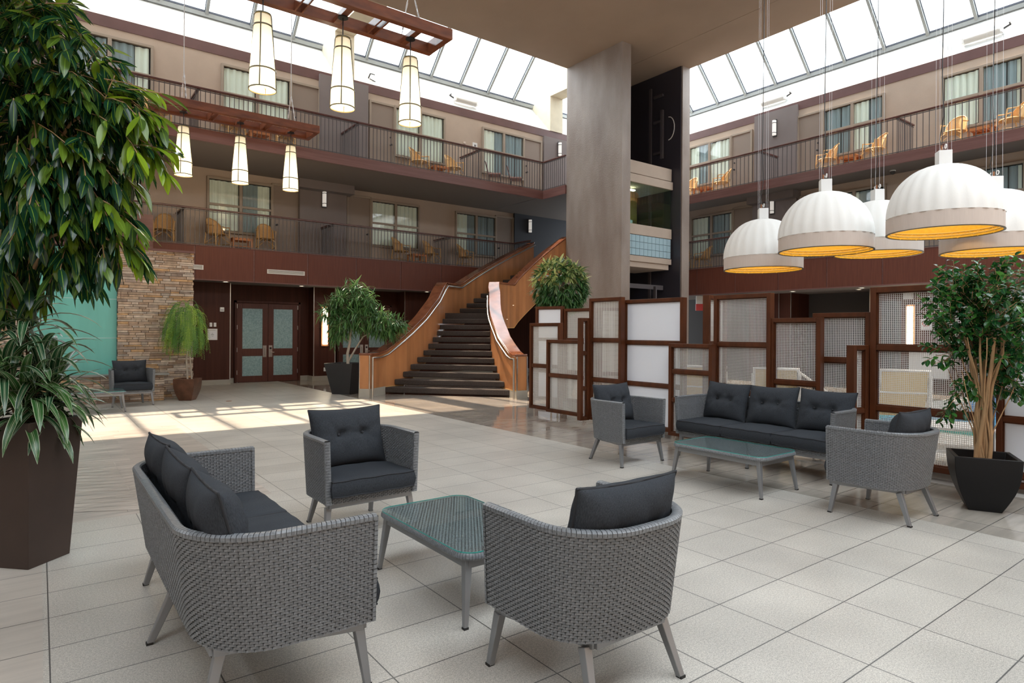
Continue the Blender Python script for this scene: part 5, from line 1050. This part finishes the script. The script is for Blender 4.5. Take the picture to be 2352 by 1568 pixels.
# round tree behind the screens
P6 = Vector((9.67, 11.02, 0)); t = thing('black_planter', 'planter of the round tree, mostly hidden behind the screens', 'planter', P6, .4); sqpot(t, .40, .6, .6, 'dark', wall=.03)
rt_ = thing('round_tree', 'round bushy tree with pale tipped leaves standing behind the low screens', 'tree', (P6.x, P6.y, .55))
M['round'] = leafmat('pale tipped leaf', (.025, .10, .030), (.55, .58, .22), .25, .35); off = Vector((P6.x, P6.y, .55))
it = []
for k in range(260):
    o = ru(q); o = o.normalized() * o.length ** .35; p = Vector((o.x * .58, o.y * .58, 2.15 + o.z * .60)); d0 = (o.normalized() + Vector((0, 0, -.15)) + ru(q, .3)).normalized(); bv = q.random() * .4 + (.6 if o.z > .15 and q.random() < .6 else 0)
    for j in range(8):
        a = j * 2.4; s_ = d0.cross(Z).normalized(); u = s_.cross(d0); d = (d0 * .6 + (s_ * math.cos(a) + u * math.sin(a)) * .6 + Vector((0, 0, -.25))).normalized(); it.append((p, d, (Z + ru(q, .4)), q.uniform(.17, .27), .06, 1, min(1, bv * q.uniform(.7, 1.2))))
leaves('foliage', it, M['round'], rt_, ELL, 4, .2, .7)
MB().tube([(0, 0, 0), (.02, 0, .8), (-.02, 0, 1.5), (0, 0, 2.3)], [.035, .03, .025, .01], 8).build('trunk', 'bark_w', rt_, smooth=60)
# ------------------------------------------------------------ stone water wall
def stonemat():
    m = mat('split stone', (.46, .33, .22), .85, bump=.5, bscale=50); nt = m.node_tree; L = nt.links.new; b = nt.nodes['Principled BSDF']
    at = node(nt, 'ShaderNodeVertexColor'); at.layer_name = 'rnd'
    n = node(nt, 'ShaderNodeTexNoise'); n.inputs['Scale'].default_value = 9; n.inputs['Detail'].default_value = 5; tc = node(nt, 'ShaderNodeTexCoord'); L(tc.outputs['Object'], n.inputs['Vector'])
    r = node(nt, 'ShaderNodeMapRange'); r.inputs[1].default_value = .3; r.inputs[2].default_value = .7; r.inputs[3].default_value = .72; r.inputs[4].default_value = 1.15; L(n.outputs['Fac'], r.inputs[0])
    mx = node(nt, 'ShaderNodeMix', data_type='RGBA', blend_type='MULTIPLY'); mx.inputs[0].default_value = 1; L(at.outputs['Color'], mx.inputs[6]); L(r.outputs[0], mx.inputs[7]); L(mx.outputs[2], b.inputs['Base Color']); return m
M['stone'] = stonemat()
def stonework(name, x0, x1, z0, z1, y, parent, seed, side=None):
    q = random.Random(seed); V = []; F = []; CR = []; z = z0
    pal = [(.58, .43, .31), (.50, .37, .27), (.63, .50, .39), (.44, .31, .22), (.60, .38, .20), (.52, .44, .37), (.66, .55, .45), (.40, .31, .25)]
    while z < z1:
        h = min(q.uniform(.035, .07), z1 - z + .01); x = x0 - q.uniform(0, .2)
        while x < x1:
            w_ = q.uniform(.10, .42); a = max(x, x0 + q.uniform(-.012, .008)); b = min(x + w_, x1 + q.uniform(-.008, .014))
            if b - a > .02:
                d = q.uniform(.005, .045); o = len(V); g = .004; V += [(a + g, y - d, z + g), (b - g, y - d - q.uniform(-.006, .006), z + g), (b - g, y - d, z + h - g), (a + g, y - d, z + h - g), (a, y + .05, z), (b, y + .05, z), (b, y + .05, z + h), (a, y + .05, z + h)]
                F += [tuple(i + o for i in f) for f in ((0, 1, 2, 3), (0, 4, 5, 1), (1, 5, 6, 2), (2, 6, 7, 3), (3, 7, 4, 0))]; c = pal[int(q.random() ** 1.1 * len(pal)) % len(pal)]; k = q.uniform(.85, 1.1); CR += [(c[0] * k, c[1] * k, c[2] * k, 1)] * 8
            x += w_
        z += h
    me = bpy.data.meshes.new(name); me.from_pydata(V, [], F); me.materials.append(M['stone']); ca = me.color_attributes.new('rnd', 'FLOAT_COLOR', 'POINT'); ca.data.foreach_set('color', np.array(CR, dtype=np.float32).ravel())
    o = bpy.data.objects.new(name, me); C.objects.link(o); o.parent = parent; return o
sw = thing('water_wall', 'stacked stone feature wall with a turquoise glass panel and stone ledge', 'water feature')
stonework('stone_facing', 1.40, 2.95, 0, 3.45, 16.68, sw, 1); stonework('stone_facing', -1.9, -.22, 0, 3.45, 16.68, sw, 2); B(-1.9, 2.94, 16.9, 17.5, 0, 3.45).box(1.40, 2.94, 16.7, 17, 0, 3.45).box(-.22, 1.4, 16.66, 16.9, 0, .6).build('wall_core', 'gdark', sw)
B(-.22, 1.40, 16.84, 16.9, .6, 3.42).build('glass_panel', 'teal', sw); MB().box(-.22, 1.4, 16.83, 16.84, 1.42, 1.426).box(-.22, 1.4, 16.83, 16.84, 2.3, 2.306).build('panel_joint', 'acryl', sw)
B(-1.9, 2.97, 16.6, 17.5, 3.45, 3.50).build('wall_coping', 'fascia', sw)
lg = thing('stone_ledge', 'low stacked stone ledge with a grey slab top below the turquoise panel', 'ledge'); stonework('stone_facing', -1.9, 2.29, 0, .58, 16.34, lg, 3); B(-1.9, 2.28, 16.36, 16.61, 0, .58).build('ledge_core', 'gdark', lg); B(-1.9, 2.38, 16.22, 16.62, .585, .625).build('slab_top', 'slate', lg, bevel=.004)
tag(B(.8, 2.36, YE2 - .5, YE2 - .35, 3.52, 4.62).build('wood_cabinet_panel', 'fascia'), 'plain purplish brown panel above the stone wall beside the leafy tree', 'panel')
# ------------------------------------------------------------ pool side
def lounger(label, loc, rz, group):
    t = thing('pool_lounger', label, 'lounger', loc, rz, group)
    MB().tube([(-.33, -.9, .36), (-.33, .45, .36), (-.31, .85, 1.08), (.31, .85, 1.08), (.33, .45, .36), (.33, -.9, .36)], .022, 8).tube([(-.33, .66, .74), (.33, .66, .74)], .015).build('metal_frame', 'white_p', t, smooth=60)
    MB().add([(-.30, -.88, .37), (.30, -.88, .37), (.30, .45, .37), (-.30, .45, .37), (-.29, .84, 1.06), (.29, .84, 1.06)], [(0, 1, 2, 3), (3, 2, 5, 4)]).build('sling_seat', 'sling', t)
    for sx in (-1, 1):
        for y, yt in ((-.7, -.65), (.45, .3)): MB().tube([(sx * .36, y, 0), (sx * .33, yt, .36)], .018, 8).build('leg', 'white_p', t)
        MB().tube([(sx * .33, .80, 1.0), (sx * .33, .80, .45), (sx * .34, .62, .36)], .014, 6).build('brace', 'white_p', t)
    return t
GL = 'yellow sling pool loungers behind the screens'
lounger('yellow sling lounger behind the mesh screen at the sofa middle', (9.62, 5.60, 0), math.radians(120) , GL)
lounger('yellow sling lounger behind the largest mesh screen', (10.85, 4.27, 0), math.radians(118), GL)
lounger('yellow sling lounger seen through the low mesh beside the white panes', (9.1, 6.75, 0), math.radians(135), GL)
t = thing('patio_table', 'white plastic table low behind the largest mesh screen', 'table', (9.05, 2.9, 0), .5); B(-.35, .35, -.35, .35, .46, .50).build('tabletop', 'white_p', t, bevel=.015)
for sx in (-1, 1):
    for sy in (-1, 1): MB().beam((sx * .3, sy * .3, 0), (sx * .28, sy * .28, .46), .05, .05, .09, .09).build('leg', 'white_p', t)
B(-.28, .28, -.28, .28, .18, .21).build('shelf', 'white_p', t)
t = thing('grab_rail', 'white bent pool grab rail behind the mesh screen', 'rail', (11.2, 6.1, 0)); MB().tube([(-.3, .35, 0), (-.3, .35, .85), (-.2, .25, .92), (.0, .0, .92), (.55, -.55, .35), (.7, -.7, 0)], .025, 8).build('tube', 'white_p', t, smooth=60)
t = thing('swimming_pool', 'turquoise swimming pool seen through the mesh screens', 'pool'); B(12.0, 15.0, -2, 5.4, .005, .02).build('water', 'water', t); B(11.85, 12.0, -2, 5.5, 0, .06).box(11.85, 15.2, 5.4, 5.55, 0, .06).build('coping', 'tedge', t)
t = thing('spa_tub', 'raised spa tub faced with small blue mosaic tiles', 'spa'); B(15.05, 18.5, -2, 4.6, 0, .42).build('mosaic_wall', 'mosaic', t); B(14.98, 18.6, -2, 4.66, .42, .47).build('spa_rim', 'deckc', t)
for x, l in ((12.2, 'nearer'),): tag(B(15.9, 16.2, 6.3, 6.6, 0, 2.4).build('pool_pillar', 'gdark'), 'dark grey square pillar by the pool behind the screens', 'pillar')
struct('trim_21', B(7.99, 8.3, -3, 3.9, 0, .1), 'deckc', 'pale raised kerb along the pool deck under the screens', 'kerb')
